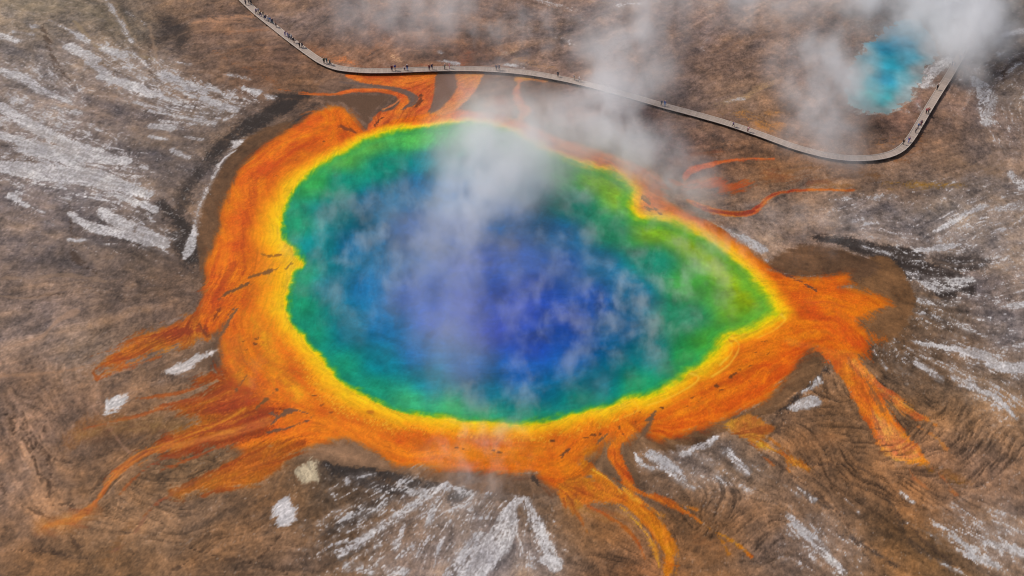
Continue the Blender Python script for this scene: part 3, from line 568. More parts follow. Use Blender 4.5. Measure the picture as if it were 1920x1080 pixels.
for pts, w, c in [([(1180,920),(1215,948),(1242,968)],[1.6,1.4,.6],(206,112,30)),([(1200,921),(1260,940),(1312,958)],[1.8,1.4,.6],(200,104,28)),([(1150,938),(1190,975),(1222,1018),(1236,1062)],[1.5,2,2,1.2],(224,136,40)),
                  ([(1262,1010),(1272,1045),(1266,1080)],[1,1.5,1],(190,98,30)),([(1060,942),(1088,972),(1104,1004)],[2.2,1.6,.6],(176,96,34)),([(1100,948),(1150,972),(1192,1010),(1210,1050)],[1.6,1.6,1.4,.8],(176,92,30)),([(1330,990),(1352,1012),(1368,1040)],[1.2,1,.6],(186,98,28)),
                  ([(400,722),(330,738),(258,748)],[2.2,1.6,.6],(170,82,28)),([(430,832),(352,862),(296,884)],[1.8,1.4,.6],(170,84,30)),([(360,906),(305,936),(268,968)],[1.6,1.2,.6],(150,86,44)),([(290,634),(228,652),(168,668)],[1.8,1.3,.6],(170,86,32)),
                  ([(300,668),(240,688),(190,696)],[1.6,1.2,.6],(170,90,36)),([(430,808),(360,832),(300,850),(262,872)],[1.6,1.6,1.4,.8],(210,110,44)),([(350,850),(290,868),(250,898),(222,930)],[1.4,1.4,1.2,.6],(160,82,36)),([(520,850),(470,880),(430,905),(380,930)],[2,1.6,1.2,.6],(160,78,26)),
                  ([(1720,800),(1752,818),(1775,842)],[2,1.4,.6],(190,110,60)),([(1735,868),(1765,892),(1790,925)],[2.4,1.6,.6],(180,110,60)),([(1660,745),(1690,775),(1712,806)],[1.5,1.3,.6],(196,112,54)),([(1700,868),(1712,892),(1735,915)],[1.8,1.2,.6],(176,108,62)),
                  ([(1445,822),(1470,850),(1480,885)],[1.6,1.2,.6],(180,108,40)),([(1405,826),(1425,850),(1450,872)],[1.6,1.2,.6],(180,108,44))]:
    mat(stroke_mask(pts, w, 4.5, 2.4), c, .85, mark=False)
for pts in ([(1636,826),(1664,823)],[(1640,838),(1672,834)],[(1648,850),(1684,843)],[(1656,861),(1694,852)],[(1668,869),(1704,862)],[(1628,806),(1650,804)],[(1690,875),(1716,868)]):
    put(stroke_mask(pts, [1.8, .5], 3, 1.6), (112, 76, 50), .8)
# streams above the spring, under the boardwalk
mat(poly_mask([(648,140),(720,134),(812,133),(818,150),(812,185),(806,205),(790,216),(740,224),(706,240),(688,245),(705,215),(745,205),(778,190),(770,172),(720,164),(665,152)], 4, 1.5), (206,92,40), 1, 1.3)
mat(stroke_mask([(560,176),(620,178),(660,170),(710,169),(742,174),(758,187),(750,203),(722,220),(696,242)], [1.5,3,5,5,7,8,8,7,5], 4, 1), (220,98,38), 1, 1.2)
mat(stroke_mask([(720,205),(740,195),(752,184)], [1,1.5,1], 2, 1), (240,130,70), .7, mark=False)
put(stroke_mask([(520,168),(580,175),(640,178)], [1.5,2,2.5], 4, 2), (188,92,34), .9)
put(poly_mask([(590,182),(660,178),(722,181),(720,190),(700,208),(688,232),(676,214),(655,198)], 5, 2), (98,72,54), .9)
put(stroke_mask([(640,154),(700,161),(745,168),(775,181),(776,192),(752,206)], [4,4,5,6,5,2], 3, 1), (108,88,78), .95)
put(stroke_mask([(790,178),(788,188),(780,200)], [2,2.5,1.5], 3, 1.5), (90,52,34), .8)
put(stroke_mask([(700,238),(706,230),(718,220)], [1.5,1.5,1], 3, 1.5), (90,52,34), .8)
put(poly_mask([(818,140),(856,140),(858,160),(848,182),(826,203),(806,214),(812,190),(816,165)], 5, 1.5), (120,92,78), .95)
mat(poly_mask([(856,136),(903,136),(900,155),(888,178),(870,196),(850,212),(815,214),(838,192),(858,165)], 5, 1.5), (206,110,66), .95, 1)
mat(stroke_mask([(972,147),(1000,146),(1022,149)], [4,5,4], 6, 3), (205,125,50), .85)
mat(stroke_mask([(976,150),(968,170),(972,190),(985,208),(975,222)], [2,4,8,9,6], 7, 2), (212,120,84), .85, 1)
mat(poly_mask([(900,200),(935,182),(960,190),(960,225),(930,225)], 20, 4), (190,120,95), .6)
# tongue on the upper left
put(stroke_mask([(636,236),(655,243),(668,250)], [1.5,3,1.5], 3, 1), (120,62,34), .85)
# right of the spring, half under steam
mat(stroke_mask([(1190,318),(1220,340),(1240,365)], [14,18,14], 14, 4), (206,96,40), .9)
mat(stroke_mask([(1284,334),(1300,318),(1345,306),(1395,298),(1450,297)], [7,7,3,2.5,1.5], 4, 1.5), (212,98,46), .95)
mat(stroke_mask([(1270,345),(1320,342),(1370,350),(1400,343)], [10,12,9,5], 16, 7), (200,96,42), .85)
mat(stroke_mask([(1290,375),(1330,393),(1380,402),(1412,397),(1436,376),(1465,361),(1520,356),(1600,357)], [4,7,7,6,5,4,3,2], 4, 1), (208,100,42), .95)
mat(stroke_mask([(1300,380),(1330,394),(1380,402),(1410,396),(1434,376),(1462,361),(1510,356)], [2,3.5,4,3.5,2.5,2,1], 4, 1), (150,58,34), .85, mark=False)
mat(stroke_mask([(1440,330),(1500,338),(1580,348)], [8,8,6], 20, 8), (165,98,45), .4, mark=False)
mat(stroke_mask([(1270,300),(1300,290),(1350,285)], [5,5,3], 12, 6), (150,85,50), .4, mark=False)

# rusty threads and dark veins, strongest on the outer fans
tz = field([(430,740,1),(470,870,.9),(330,640,.9),(250,860,.6),(560,760,.35),(450,640,.25),(440,560,.35),(420,480,.25),(450,360,.05),(500,720,.2),(600,240,.1),(800,850,.05),(1000,860,.1),(1120,850,.5),(1170,960,.8),(1240,1020,.8),(1110,925,.8),(1160,870,.6),(1600,720,.15),(1630,790,.5),(1690,840,.6),(1680,750,.5),(1400,800,.9),(1560,620,.25),(1600,560,.2),(1400,730,.12),(1250,790,.15),(740,170,.5),(700,200,.4),(870,170,.3),(1350,340,.6),(1400,390,.2)])[0]
th = sstep((-L_mid * .7 - L_fine * .55 - .35) / 1.1) * np.clip(tz, 0, 1) * (MAT > .3)
RGB = RGB * (1 - .42 * th[..., None]) + np.array((128, 58, 22), np.float32) * (.42 * th[..., None])
th2 = sstep((L_fine * .8 + spkh * .5 + L_mid * .3 - .9) / .9) * np.clip(tz, 0, 1) * (MAT > .3)
RGB = RGB * (1 - .3 * th2[..., None]) + np.array((232, 140, 60), np.float32) * (.3 * th2[..., None])
# orange depth inside the body: deeper orange far from the water, ochre nearer
mat(stroke_mask([(590,225),(520,285),(470,340),(450,400),(440,460),(415,520),(400,570)], [12,16,14,12,14,14,10], 26, 6), (228,98,24), .8)
mat(stroke_mask([(480,340),(466,400),(455,460)], [5,6,6], 14, 5), (196,80,20), .7)
mat(stroke_mask([(440,500),(410,545),(395,600)], [10,10,6], 18, 8), (190,78,22), .6)
mat(stroke_mask([(560,790),(640,795),(720,835),(820,862)], [14,14,14,8], 22, 5), (226,104,20), .8)
mat(stroke_mask([(1060,880),(1100,845),(1150,820)], [10,12,10], 24, 5), (202,96,18), .7)
mat(stroke_mask([(1260,800),(1340,775),(1420,725),(1480,660)], [8,12,18,18], 26, 5), (214,84,14), .8)
mat(stroke_mask([(1500,560),(1560,610),(1600,640)], [14,20,14], 26, 6), (214,86,20), .8)
mat(stroke_mask([(1520,560),(1580,590),(1600,600)], [8,8,8], 22, 7), (226,104,36), .6)
mat(stroke_mask([(1480,640),(1540,655),(1560,662)], [6,6,4], 8, 4), (222,110,30), .8)
mat(stroke_mask([(440,640),(450,700),(500,740)], [14,16,14], 26, 6), (214,112,28), .8)
mat(stroke_mask([(480,590),(500,640),(520,690),(560,740)], [12,16,16,12], 26, 5), (224,130,22), .8)
mat(stroke_mask([(480,680),(470,740)], [10,8], 16, 5), (216,112,60), .5)
mat(stroke_mask([(860,845),(960,848),(1050,838)], [12,14,10], 26, 5), (226,118,28), .6)

# ------------------------------------------------------------------ yellow rim and water
SHORE = [(800,233),(860,226),(920,231),(958,243),(1005,268),(1055,292),(1120,312),(1168,328),(1192,352),(1188,380),(1200,401),(1240,404),(1280,418),(1320,440),(1360,466),(1400,500),(1430,532),(1454,562),(1464,586),(1444,603),(1412,622),(1385,627),(1370,629),(1358,648),(1347,668),(1325,687),(1305,694),(1294,698),(1275,718),(1240,739),(1207,752),(1187,749),(1160,760),(1107,773),(1040,790),(990,800),(940,800),(840,788),(797,783),(750,773),(690,750),(640,722),(608,686),(583,658),(560,628),(538,594),(531,562),(540,537),(546,512),(552,503),(564,494),(550,478),(546,464),(526,447),(522,412),(532,382),(547,356),(572,325),(600,303),(640,280),(690,256),(740,241)]
SUNW = smooth_closed(PA(SHORE), 4)
sl, sd = poly_sd(SUNW, 400)
SD = np.full((NY, NX), 60.0, np.float32); SD[sl] = sd
RIM = field([(800,220,12),(900,215,11),(1000,255,12),(1100,295,12),(1200,335,18),(1240,390,20),(1330,430,22),(1400,480,24),(1460,540,24),(1480,590,22),(1420,640,22),(1370,680,24),(1300,720,26),(1200,770,30),(1100,800,32),(1000,815,28),(900,815,28),(800,805,30),(700,780,40),(620,730,44),(560,680,34),(520,620,34),(500,560,50),(490,510,60),(480,460,52),(480,400,44),(510,340,36),(570,300,26),(640,265,18),(720,232,14)], 1.8, 4)[0] * PX * .82
e = SD + (0.14 * L_mid + 0.22 * N_mid + 0.12 * N_g1 + 0.06 * L_fine)
q = e / RIM                                      # 0 at the shore, 1 at the outside of the yellow rim
def ramp(x, stops):
    xs_ = [s[0] for s in stops]
    return np.stack([np.interp(x, xs_, [s[1][k] for s in stops]) for k in range(3)], -1).astype(np.float32)
rimc = ramp(q, [(0,(232,184,22)),(.18,(246,190,16)),(.5,(247,172,14)),(.8,(240,150,14)),(1.15,(230,130,16)),(1.7,(222,110,20))])
rimc *= (1 + .03 * L_mid + .03 * L_fine + .02 * N_fine)[..., None]
ro = sstep((1.75 - q) / .85) * (SD > -3) * sstep((MAT + .3) * 1.2)
RGB = RGB * (1 - ro[..., None]) + rimc * ro[..., None]
MAT = np.where((q < 1.3) & (SD > 0), 1.0, MAT)
WET = np.where((q < 1.3) & (SD > 0), .6, WET)
HT *= sstep(np.clip(q, 0, 3) / 2.5)
# rust and brown mottling in the mat
mo = sstep((.55 * L_mid + .5 * N_g1 - .5 * N_b + .25 * N_fine - .75) / 1.1) * (MAT > .3) * np.clip((q - 1.1) / 1.2, 0, 1) * (SD > 0)
RGB = RGB * (1 - .34 * mo[..., None]) + np.array((150, 70, 24), np.float32) * (.34 * mo[..., None])
# grains and curled crust at the outer edge of the yellow rim
gz = field([(560,700,1),(640,770,1.3),(720,800,1.3),(820,820,1.2),(920,828,.9),(1050,820,1),(1120,800,.9),(1170,790,.7),(1250,740,.2),(1400,640,0),(1400,480,0),(900,215,0),(520,330,.0),(480,450,0),(500,560,.3),(530,640,.6),(1300,730,.2)])[0]
gb = gz * np.exp(-((q - 1.05) / .45) ** 2)
gm = sstep((spk * .8 + fft_noise(.5, .4, seed=31, hi=.15) * .6 - 1.1) / .9) * np.clip(gb, 0, 1)
RGB = RGB * (1 - .45 * gm[..., None]) + np.array((170, 92, 20), np.float32) * (.45 * gm[..., None])
gm2 = sstep((-spk - 1.0) / .8) * np.clip(gb, 0, 1)
RGB = RGB * (1 - .4 * gm2[..., None]) + np.array((255, 205, 70), np.float32) * (.4 * gm2[..., None])
HT += 0.03 * gm
# bright crest lines on the lower right rim
for pts in ([(1372,632),(1385,645),(1382,662),(1365,685),(1335,706)],[(1294,700),(1310,708),(1295,724),(1250,748),(1215,760)],[(1188,752),(1195,770),(1150,790)],[(1464,590),(1472,600),(1450,620),(1420,634)],[(1370,640),(1372,660),(1350,685)]):
    put(stroke_mask(pts, [1.2] * len(pts), 4, .6), (255, 208, 70), .55)
for pts, c in [([(410,562),(425,550),(445,542),(464,531)],(106,74,48)),([(467,520),(485,514),(502,510),(520,503)],(120,80,44)),([(404,640),(418,622),(430,600),(444,580)],(112,84,62)),([(490,476),(505,480),(525,478)],(150,96,30)),
               ([(376,608),(380,620),(392,632)],(120,60,30)),([(400,598),(408,585),(414,578)],(130,60,24)),([(535,505),(548,494)],(140,100,40)),([(512,790),(530,778),(552,768),(578,775)],(104,78,62)),([(500,812),(520,806),(548,800),(575,790),(588,778)],(100,74,58)),
               ([(508,775),(520,785),(505,800)],(110,82,66)),([(440,735),(455,715),(465,700)],(120,80,50)),([(480,765),(500,748),(520,730)],(110,78,46)),([(690,770),(700,772)],(190,110,20)),([(1213,790),(1222,780),(1228,772)],(110,84,60)),([(1225,780),(1210,808),(1190,835)],(112,84,60)),([(1120,832),(1130,822),(1140,812)],(112,84,60)),
               ([(1052,858),(1058,850),(1068,842)],(100,66,44)),([(1160,806),(1164,795)],(130,84,34)),([(1168,814),(1175,806)],(110,70,34)),([(1188,778),(1192,768)],(150,100,34)),([(1003,884),(1000,896),(1010,910)],(60,48,40)),([(1450,503),(1480,518),(1510,533),(1530,546)],(92,64,54)),
               ([(1360,632),(1372,640)],(210,140,24)),([(1203,372),(1212,378),(1222,382)],(120,84,40)),([(1208,388),(1218,392),(1228,392)],(110,76,40)),([(1216,375),(1206,366)],(150,100,40)),([(1228,392),(1240,402)],(130,80,40))]:
    m_ = stroke_mask(pts, [1.0] + [2.6] * (len(pts) - 2) + [1.0] if len(pts) > 2 else [1.3, 1.3], 3, 1.8)
    put(m_, c, .85)
BITS = [(1415,662),(1440,663),(1405,686),(1385,692),(1375,701),(1366,707),(1345,726),(1300,745),(1318,746),(1291,757),(1283,772),(820,833),(818,836),(855,840),(870,842),(925,845),(935,848),(1037,827),(1061,846),(1163,800),(1172,812),(1178,800),(1200,772),(1095,820),(1110,815),(1430,640),(1340,724),(1350,730),(1312,752),(455,640),(480,645),(478,636),(461,655),(515,330),(606,266),(557,300),(1125,815),(930,830),(840,826),(460,690),(600,760),(620,772),(590,742),(1290,760),(1240,765)]
rb = random.Random(3)
for (u, v) in BITS:
    for k in range(rb.randint(2, 3)):
        a = rb.uniform(-4, 4); b = rb.uniform(-1.6, 1.6)
        put(stroke_mask([(u + a, v + b), (u + a + rb.uniform(1, 4), v + b - rb.uniform(-.8, 1.8))], rb.uniform(.6, 1.1), 2, 1), (110, 62, 28), .75)

# the water of the great spring, coloured from the shallows to the depth
WAT = np.zeros((NY, NX, 3), np.float32)
base = field([(q_[0], q_[1], q_[2] + (12 if q_[3] > q_[4] + 25 else 0), q_[3] + (19 if q_[4] > 144 else 12 if q_[4] > 135 else 0), q_[4] + (10 if q_[4] > 144 else 0)) for q_ in [(690,270,78,168,72),(780,262,60,160,70),(870,262,60,150,90),(950,280,70,150,100),(1050,330,60,150,80),(1120,340,110,170,55),(1170,370,120,170,50),(1220,430,110,165,35),(1300,450,130,172,22),(1360,500,138,172,20),(1420,550,146,178,18),(1400,600,110,170,30),
  (1330,640,60,160,50),(1290,670,30,150,70),(1200,730,16,138,88),(1100,760,14,130,106),(1000,780,16,140,108),(900,780,30,158,100),(850,770,56,172,104),(770,750,48,166,108),(700,730,14,132,100),(640,690,12,130,98),(590,630,12,134,102),(560,570,16,142,100),(560,520,34,148,108),(550,420,26,142,100),(590,340,40,152,72),(640,300,66,160,64),
  (640,340,22,132,112),(720,310,12,124,104),(800,300,10,112,122),(900,310,24,110,130),(1000,350,16,108,124),(1080,380,14,120,100),(1150,430,16,128,88),(1230,490,24,124,100),(1300,530,56,150,60),(1290,600,26,134,96),(1220,660,10,112,120),(1120,710,6,104,122),(1000,740,6,100,134),(900,745,10,106,134),(800,720,6,104,140),(720,680,6,108,138),(650,620,6,108,130),(620,540,10,112,132),(600,460,16,122,124),(620,400,18,122,126),
  (700,380,12,96,134),(780,350,8,84,140),(860,360,10,84,146),(950,400,12,82,150),(1050,440,8,80,140),(1120,500,4,84,136),(1180,550,12,92,140),(1160,620,4,80,140),(1080,670,4,70,146),(980,700,4,66,150),(880,690,6,74,152),(780,660,2,84,158),(720,610,2,88,150),(680,540,8,86,146),(660,460,10,88,140),
  (780,430,8,66,140),(860,440,16,66,146),(900,500,18,54,150),(980,490,6,58,148),(1060,500,4,60,142),(1110,560,4,54,148),(1060,600,6,50,158),(980,580,6,42,158),(930,620,2,38,160),(880,580,18,48,158),(1000,650,6,46,156),(1060,640,4,54,152),(820,600,14,58,160),(780,560,14,60,152),(1000,540,4,46,152)]], 2.0, 6)
WAT = np.stack(base, -1)
mott = 1 + 0.04 * L_big + .04 * N_a + 0.02 * N_mid
WAT *= np.clip(mott, .6, 1.5)[..., None]
deep = sstep((-SD - 3) / 14)
dkp = sstep((fft_noise(16, 1.8, seed=41, hi=.8) - .35) / 1.3) * deep
WAT *= 1.05 * (1 - dkp * .12)[..., None]
ew = np.clip(field([(560,600,.48),(540,400,.55),(640,300,1.0),(800,240,1.0),(1100,330,1.1),(1300,450,1.4),(1440,570,1.6),(1300,680,1.0),(1100,765,.65),(900,790,.65),(700,745,.55)])[0], .5, 2)
edgec = ramp(-e / ew, [(0,(244,200,20)),(.4,(214,200,18)),(.9,(150,184,34)),(1.7,(84,168,56)),(3.2,(32,146,94))])
eo = sstep((3.8 + e / ew) / 3.4)
WAT = WAT * (1 - eo[..., None]) + edgec * eo[..., None]
WAT *= (1 + .025 * N_fine + .02 * L_fine)[..., None]
ISW = SD < 0
RGB = np.where(ISW[..., None], WAT, RGB)
WET = np.where(ISW, 1.0, WET); HT = np.where(ISW, 0, HT)

# small blue pool
BLUE = [(1592,200),(1612,208),(1640,211),(1670,208),(1697,193),(1714,174),(1724,155),(1733,133),(1748,112),(1756,90),(1745,60),(1715,38),(1680,42),(1650,66),(1620,92),(1600,124),(1588,165)]
wb = smooth_closed(PA(BLUE), 4)
for sf, cc, oo in ((26, (128, 116, 108), .7), (8, (150, 146, 140), .6)):
    m_ = poly_mask(BLUE, sf, 4)
    RGB[m_[0]] = RGB[m_[0]] * (1 - oo * m_[1][..., None]) + np.array(cc, np.float32) * oo * m_[1][..., None]
slb, sdb = poly_sd(wb, 6)
SB = np.full((NY, NX), 50.0, np.float32); SB[slb] = sdb
bc = np.stack(field([(1600,196,120,140,136),(1612,205,118,144,140),(1640,207,128,150,146),(1670,204,126,142,140),(1695,190,124,136,136),(1715,165,128,134,134),(1730,130,132,136,136),(1745,90,130,134,138),(1590,165,122,128,126),(1600,130,122,122,120),(1620,95,124,128,130),(1650,68,120,132,140),(1630,178,52,158,156),(1618,190,70,150,150),(1645,165,24,130,142),(1660,148,14,112,138),(1668,120,24,136,158),(1655,90,10,120,152),(1670,80,30,130,160),(1700,80,80,136,158),(1700,110,70,136,156),(1690,150,84,134,144),(1625,130,104,130,134),(1640,110,70,140,156),(1705,60,90,136,150),(1650,185,40,146,152)], 2.6, .6), -1)
bc = bc * .85 + np.array((112, 132, 138), np.float32) * .15
bc *= 1.2 * (1 + .05 * N_a + .03 * N_mid)[..., None]
SB = SB + .5 * N_g1 + .3 * N_mid
ISB = SB < 0
RGB = np.where(ISB[..., None], bc, RGB); WET = np.where(ISB, 1, WET); HT = np.where(ISB, 0, HT)
WET = np.clip(np.maximum(WET, dk * .6) * (1 - .6 * wh * (~ISW) * (~ISB)), 0, 1)

def lin(c):
    c = np.clip(c, 0, 255) / 255.0
    return np.where(c <= .04045, c / 12.92, ((c + .055) / 1.055) ** 2.4).astype(np.float32)
GAIN = 0.79
ALB = np.clip(lin(RGB) * GAIN, 0, .92)

# ------------------------------------------------------------------ materials
def new_mat(name):
    m = bpy.data.materials.new(name); m.use_nodes = True
    return m, m.node_tree, m.node_tree.nodes["Principled BSDF"]
def ground_mat(name, wet_rough, bump, detail, spec=.35):
    m, nt, bs = new_mat(name)
    N = nt.nodes; L = nt.links
    at = N.new("ShaderNodeAttribute"); at.attribute_name = "soil_colour"
    aw = N.new("ShaderNodeAttribute"); aw.attribute_name = "wetness"
    geo = N.new("ShaderNodeNewGeometry")
    n1 = N.new("ShaderNodeTexNoise"); n1.inputs["Scale"].default_value = 2.4; n1.inputs["Detail"].default_value = 4; n1.inputs["Roughness"].default_value = .65
    L.new(geo.outputs["Position"], n1.inputs["Vector"])
    mr = N.new("ShaderNodeMapRange"); mr.inputs[1].default_value = .25; mr.inputs[2].default_value = .75
    mr.inputs[3].default_value = 1 - detail; mr.inputs[4].default_value = 1 + detail
    L.new(n1.outputs[0], mr.inputs[0])
    mul = N.new("ShaderNodeMix"); mul.data_type = 'RGBA'; mul.blend_type = 'MULTIPLY'; mul.inputs[0].default_value = 1
    L.new(at.outputs["Color"], mul.inputs[6]); L.new(mr.outputs[0], mul.inputs[7])
    L.new(mul.outputs[2], bs.inputs["Base Color"])
    r = N.new("ShaderNodeMapRange"); r.inputs[3].default_value = .9; r.inputs[4].default_value = wet_rough
    L.new(aw.outputs["Fac"], r.inputs[0]); L.new(r.outputs[0], bs.inputs["Roughness"])
    bs.inputs["Specular IOR Level"].default_value = spec
    b = N.new("ShaderNodeBump"); b.inputs["Strength"].default_value = bump; b.inputs["Distance"].default_value = .12
    L.new(n1.outputs[0], b.inputs["Height"]); L.new(b.outputs[0], bs.inputs["Normal"])
    return m
M_ground = ground_mat("sinter_soil", .45, .5, .16, .12)
M_mat = ground_mat("microbial_mat", .35, .22, .07, .10)
M_water = ground_mat("hot_spring_water", .12, .05, .03, .10)

# ------------------------------------------------------------------ the ground as one big grid, split where its kind changes
def grow(edge, step, far, sign):
    out = []; s = step; p = edge
    while abs(p - edge) < far:
        s *= 1.35; p += sign * s; out.append(p)
    return out
ex_l = grow(X0, DX * 2, 4000, -1)[::-1]; ex_r = grow(X1, DX * 2, 4000, 1)
ey_l = grow(Y0, DY * 2, 900, -1)[::-1]; ey_r = grow(Y1, DY * 2, 6000, 1)
AX = np.concatenate([ex_l, xs, ex_r]); AY = np.concatenate([ey_l, ys, ey_r])
def refl(a, lo, hi, d, n):
    i = np.round((a - lo) / d).astype(np.int64)
    per = 2 * (n - 1); i = np.mod(i, per)
    return np.where(i >= n, per - i, i)
IX = refl(AX, X0, X1, DX, NX); IY = refl(AY, Y0, Y1, DY, NY)
inx = (AX >= X0 - 1e-6) & (AX <= X1 + 1e-6); iny = (AY >= Y0 - 1e-6) & (AY <= Y1 + 1e-6)
def full(A): return A[IY][:, IX]
inside = iny[:, None] & inx[None, :]
FX, FY = np.meshgrid(AX, AY)
FH = full(HT)
FH = np.where(inside, FH, FH * .5)
FC = full(ALB); FW = full(WET)
# outside the painted field only plain soil
outc = np.array(lin(np.array([122., 98., 80.]))) * GAIN
FC = np.where(inside[..., None], FC, outc * (0.75 + .5 * full(sstep(.5 + .2 * L_big)))[..., None])
FW = np.where(inside, FW, .2)
VNX, VNY = len(AX), len(AY)
gy_, gx_ = np.gradient(FH)
dxs = np.gradient(AX); dys = np.gradient(AY)
nx_ = -gx_ / dxs[None]; ny_ = -gy_ / dys[:, None]
NRM = np.stack([nx_, ny_, np.ones_like(nx_)], -1); NRM /= np.linalg.norm(NRM, axis=-1, keepdims=True)
lab = np.zeros((VNY, VNX), np.int8)
lab[inside] = np.where(ISB, 3, np.where(ISW, 2, np.where(MAT > .5, 1, 0))).ravel()
cell = lab[:-1, :-1]
idx = np.arange(VNX * VNY).reshape(VNY, VNX)
def sheet(name, code, material, label):
    sel = (cell == code)
    j, i = np.nonzero(sel)
    q4 = np.stack([idx[j, i], idx[j, i + 1], idx[j + 1, i + 1], idx[j + 1, i]], -1)
    used = np.zeros(VNX * VNY, bool); used[q4.ravel()] = True
    vid = np.nonzero(used)[0]
    remap = np.zeros(VNX * VNY, np.int64); remap[vid] = np.arange(len(vid))
    f = remap[q4].astype(np.int32)
    me = bpy.data.meshes.new(name)
    co = np.stack([FX.ravel()[vid], FY.ravel()[vid], FH.ravel()[vid]], -1).astype(np.float32)
    me.vertices.add(len(vid)); me.vertices.foreach_set("co", co.ravel())
    me.loops.add(f.size); me.loops.foreach_set("vertex_index", f.ravel())
    me.polygons.add(len(f)); me.polygons.foreach_set("loop_start", np.arange(0, f.size, 4, dtype=np.int32))
    me.polygons.foreach_set("use_smooth", np.ones(len(f), bool))
    ca = me.attributes.new("soil_colour", 'FLOAT_COLOR', 'POINT')
    cc = np.concatenate([FC.reshape(-1, 3)[vid], np.ones((len(vid), 1))], -1).astype(np.float32)
    ca.data.foreach_set("color", cc.ravel())
    wa = me.attributes.new("wetness", 'FLOAT', 'POINT')
    wa.data.foreach_set("value", FW.ravel()[vid].astype(np.float32))
    me.update(calc_edges=True)
    me.normals_split_custom_set_from_vertices(NRM.reshape(-1, 3)[vid].astype(np.float32))
    me.materials.append(material)
    o = bpy.data.objects.new(name, me); COL.objects.link(o)
    o["kind"] = "structure"; o["label"] = label
    return o
sheet("ground", 0, M_ground, "brown and grey geyser basin ground with white mineral crust and dark gullies")
sheet("microbial_mat", 1, M_mat, "orange and yellow microbial mat round the spring with streams running out")
sheet("water", 2, M_water, "great round hot spring pool, blue centre fading through green to yellow")
sheet("water", 3, M_water, "small turquoise hot pool half hidden by steam beside the boardwalk")

# ------------------------------------------------------------------ plain object helpers
def flat_mat(name, rgb, rough=.8, noise=.12, scale=6.0):
    m, nt, bs = new_mat(name)
    N = nt.nodes; L = nt.links
    c = lin(np.array(rgb, float))
    n1 = N.new("ShaderNodeTexNoise"); n1.inputs["Scale"].default_value = scale; n1.inputs["Detail"].default_value = 3
    tc = N.new("ShaderNodeTexCoord"); L.new(tc.outputs["Object"], n1.inputs["Vector"])
    mx = N.new("ShaderNodeMix"); mx.data_type = 'RGBA'
    mx.inputs[6].default_value = tuple(float(x) * (1 - noise) for x in c) + (1,)
    mx.inputs[7].default_value = tuple(min(.95, float(x) * (1 + noise)) for x in c) + (1,)
    L.new(n1.outputs[0], mx.inputs[0]); L.new(mx.outputs[2], bs.inputs["Base Color"])
    bs.inputs["Roughness"].default_value = rough
    return m
def empty(name, loc, label, cat, group=None):
    o = bpy.data.objects.new(name, None); COL.objects.link(o)
    o.location = loc; o["label"] = label; o["category"] = cat
    o.empty_display_size = .3
    if group: o["group"] = group
    return o
def mesh_obj(name, verts, faces, material, parent=None):
    me = bpy.data.meshes.new(name); me.from_pydata(verts, [], faces); me.update()
    me.materials.append(material)
    o = bpy.data.objects.new(name, me); COL.objects.link(o)
    if parent: o.parent = parent
    return o
def prism(V, F, quad, z0, z1):
    b = len(V)
    for z in (z0, z1):
        for p in quad: V.append((p[0], p[1], z))
    F += [(b + 3, b + 2, b + 1, b), (b + 4, b + 5, b + 6, b + 7)]
    for k in range(4): F.append((b + k, b + (k + 1) % 4, b + 4 + (k + 1) % 4, b + 4 + k))

# ------------------------------------------------------------------ boardwalk
DECK_Z = 0.75
BW = [(434,-22),(456,0),(482,24),(508,45),(543,73),(585,104),(606,117),(630,126.5),(660,131),(700,133),(750,132),(800,130),(850,129),(900,129.5),(950,132.5),(1000,138),(1050,147),(1100,158),(1150,171),(1200,185),(1240,197),(1300,213),(1360,230),(1420,250),(1480,272),(1520,284),(1560,293),(1600,297),(1640,295.5),(1670,289),(1692,277),(1709,257),(1724,232),(1741,203),(1760,172),(1778,144),(1793,118),(1806,96),(1818,72),(1832,44),(1846,10),(1856,-25)]
bwp = smooth_open([P(u, v, DECK_Z)[:2] for u, v in BW], 8)
seg = np.hypot(*(bwp[1:] - bwp[:-1]).T); cum = np.concatenate([[0], np.cumsum(seg)]); LEN = cum[-1]
def along(s):
    x = np.interp(s, cum, bwp[:, 0]); y = np.interp(s, cum, bwp[:, 1])
    x2 = np.interp(s + .5, cum, bwp[:, 0]); y2 = np.interp(s + .5, cum, bwp[:, 1])
    x1 = np.interp(s - .5, cum, bwp[:, 0]); y1 = np.interp(s - .5, cum, bwp[:, 1])
    t = np.array([x2 - x1, y2 - y1]); t /= np.linalg.norm(t) + 1e-9
    return np.array([x, y]), t, np.array([-t[1], t[0]])
M_wood, nt, bs = new_mat("weathered_boards")
N = nt.nodes; L = nt.links
at = N.new("ShaderNodeAttribute"); at.attribute_name = "board"
cr = N.new("ShaderNodeValToRGB")
cr.color_ramp.elements[0].color = tuple(map(float, lin(np.array((148., 132., 120.))))) + (1,)
cr.color_ramp.elements[1].color = tuple(map(float, lin(np.array((166., 149., 137.))))) + (1,)
L.new(at.outputs["Fac"], cr.inputs[0]); L.new(cr.outputs[0], bs.inputs["Base Color"]); bs.inputs["Roughness"].default_value = .85
M_kerb = flat_mat("pale_edge_timber", (188, 174, 162))
M_beam = flat_mat("dark_timber", (52, 40, 32))  # beams and posts, much darker than the deck boards
bw = empty("boardwalk", tuple(bwp[len(bwp) // 2]) + (0,), "long grey timber boardwalk curving past both hot springs", "boardwalk")
org = bw.location.copy()
HWID = 0.92
V = []; F = []; bv = []
s = 0.0; rr = random.Random(5)
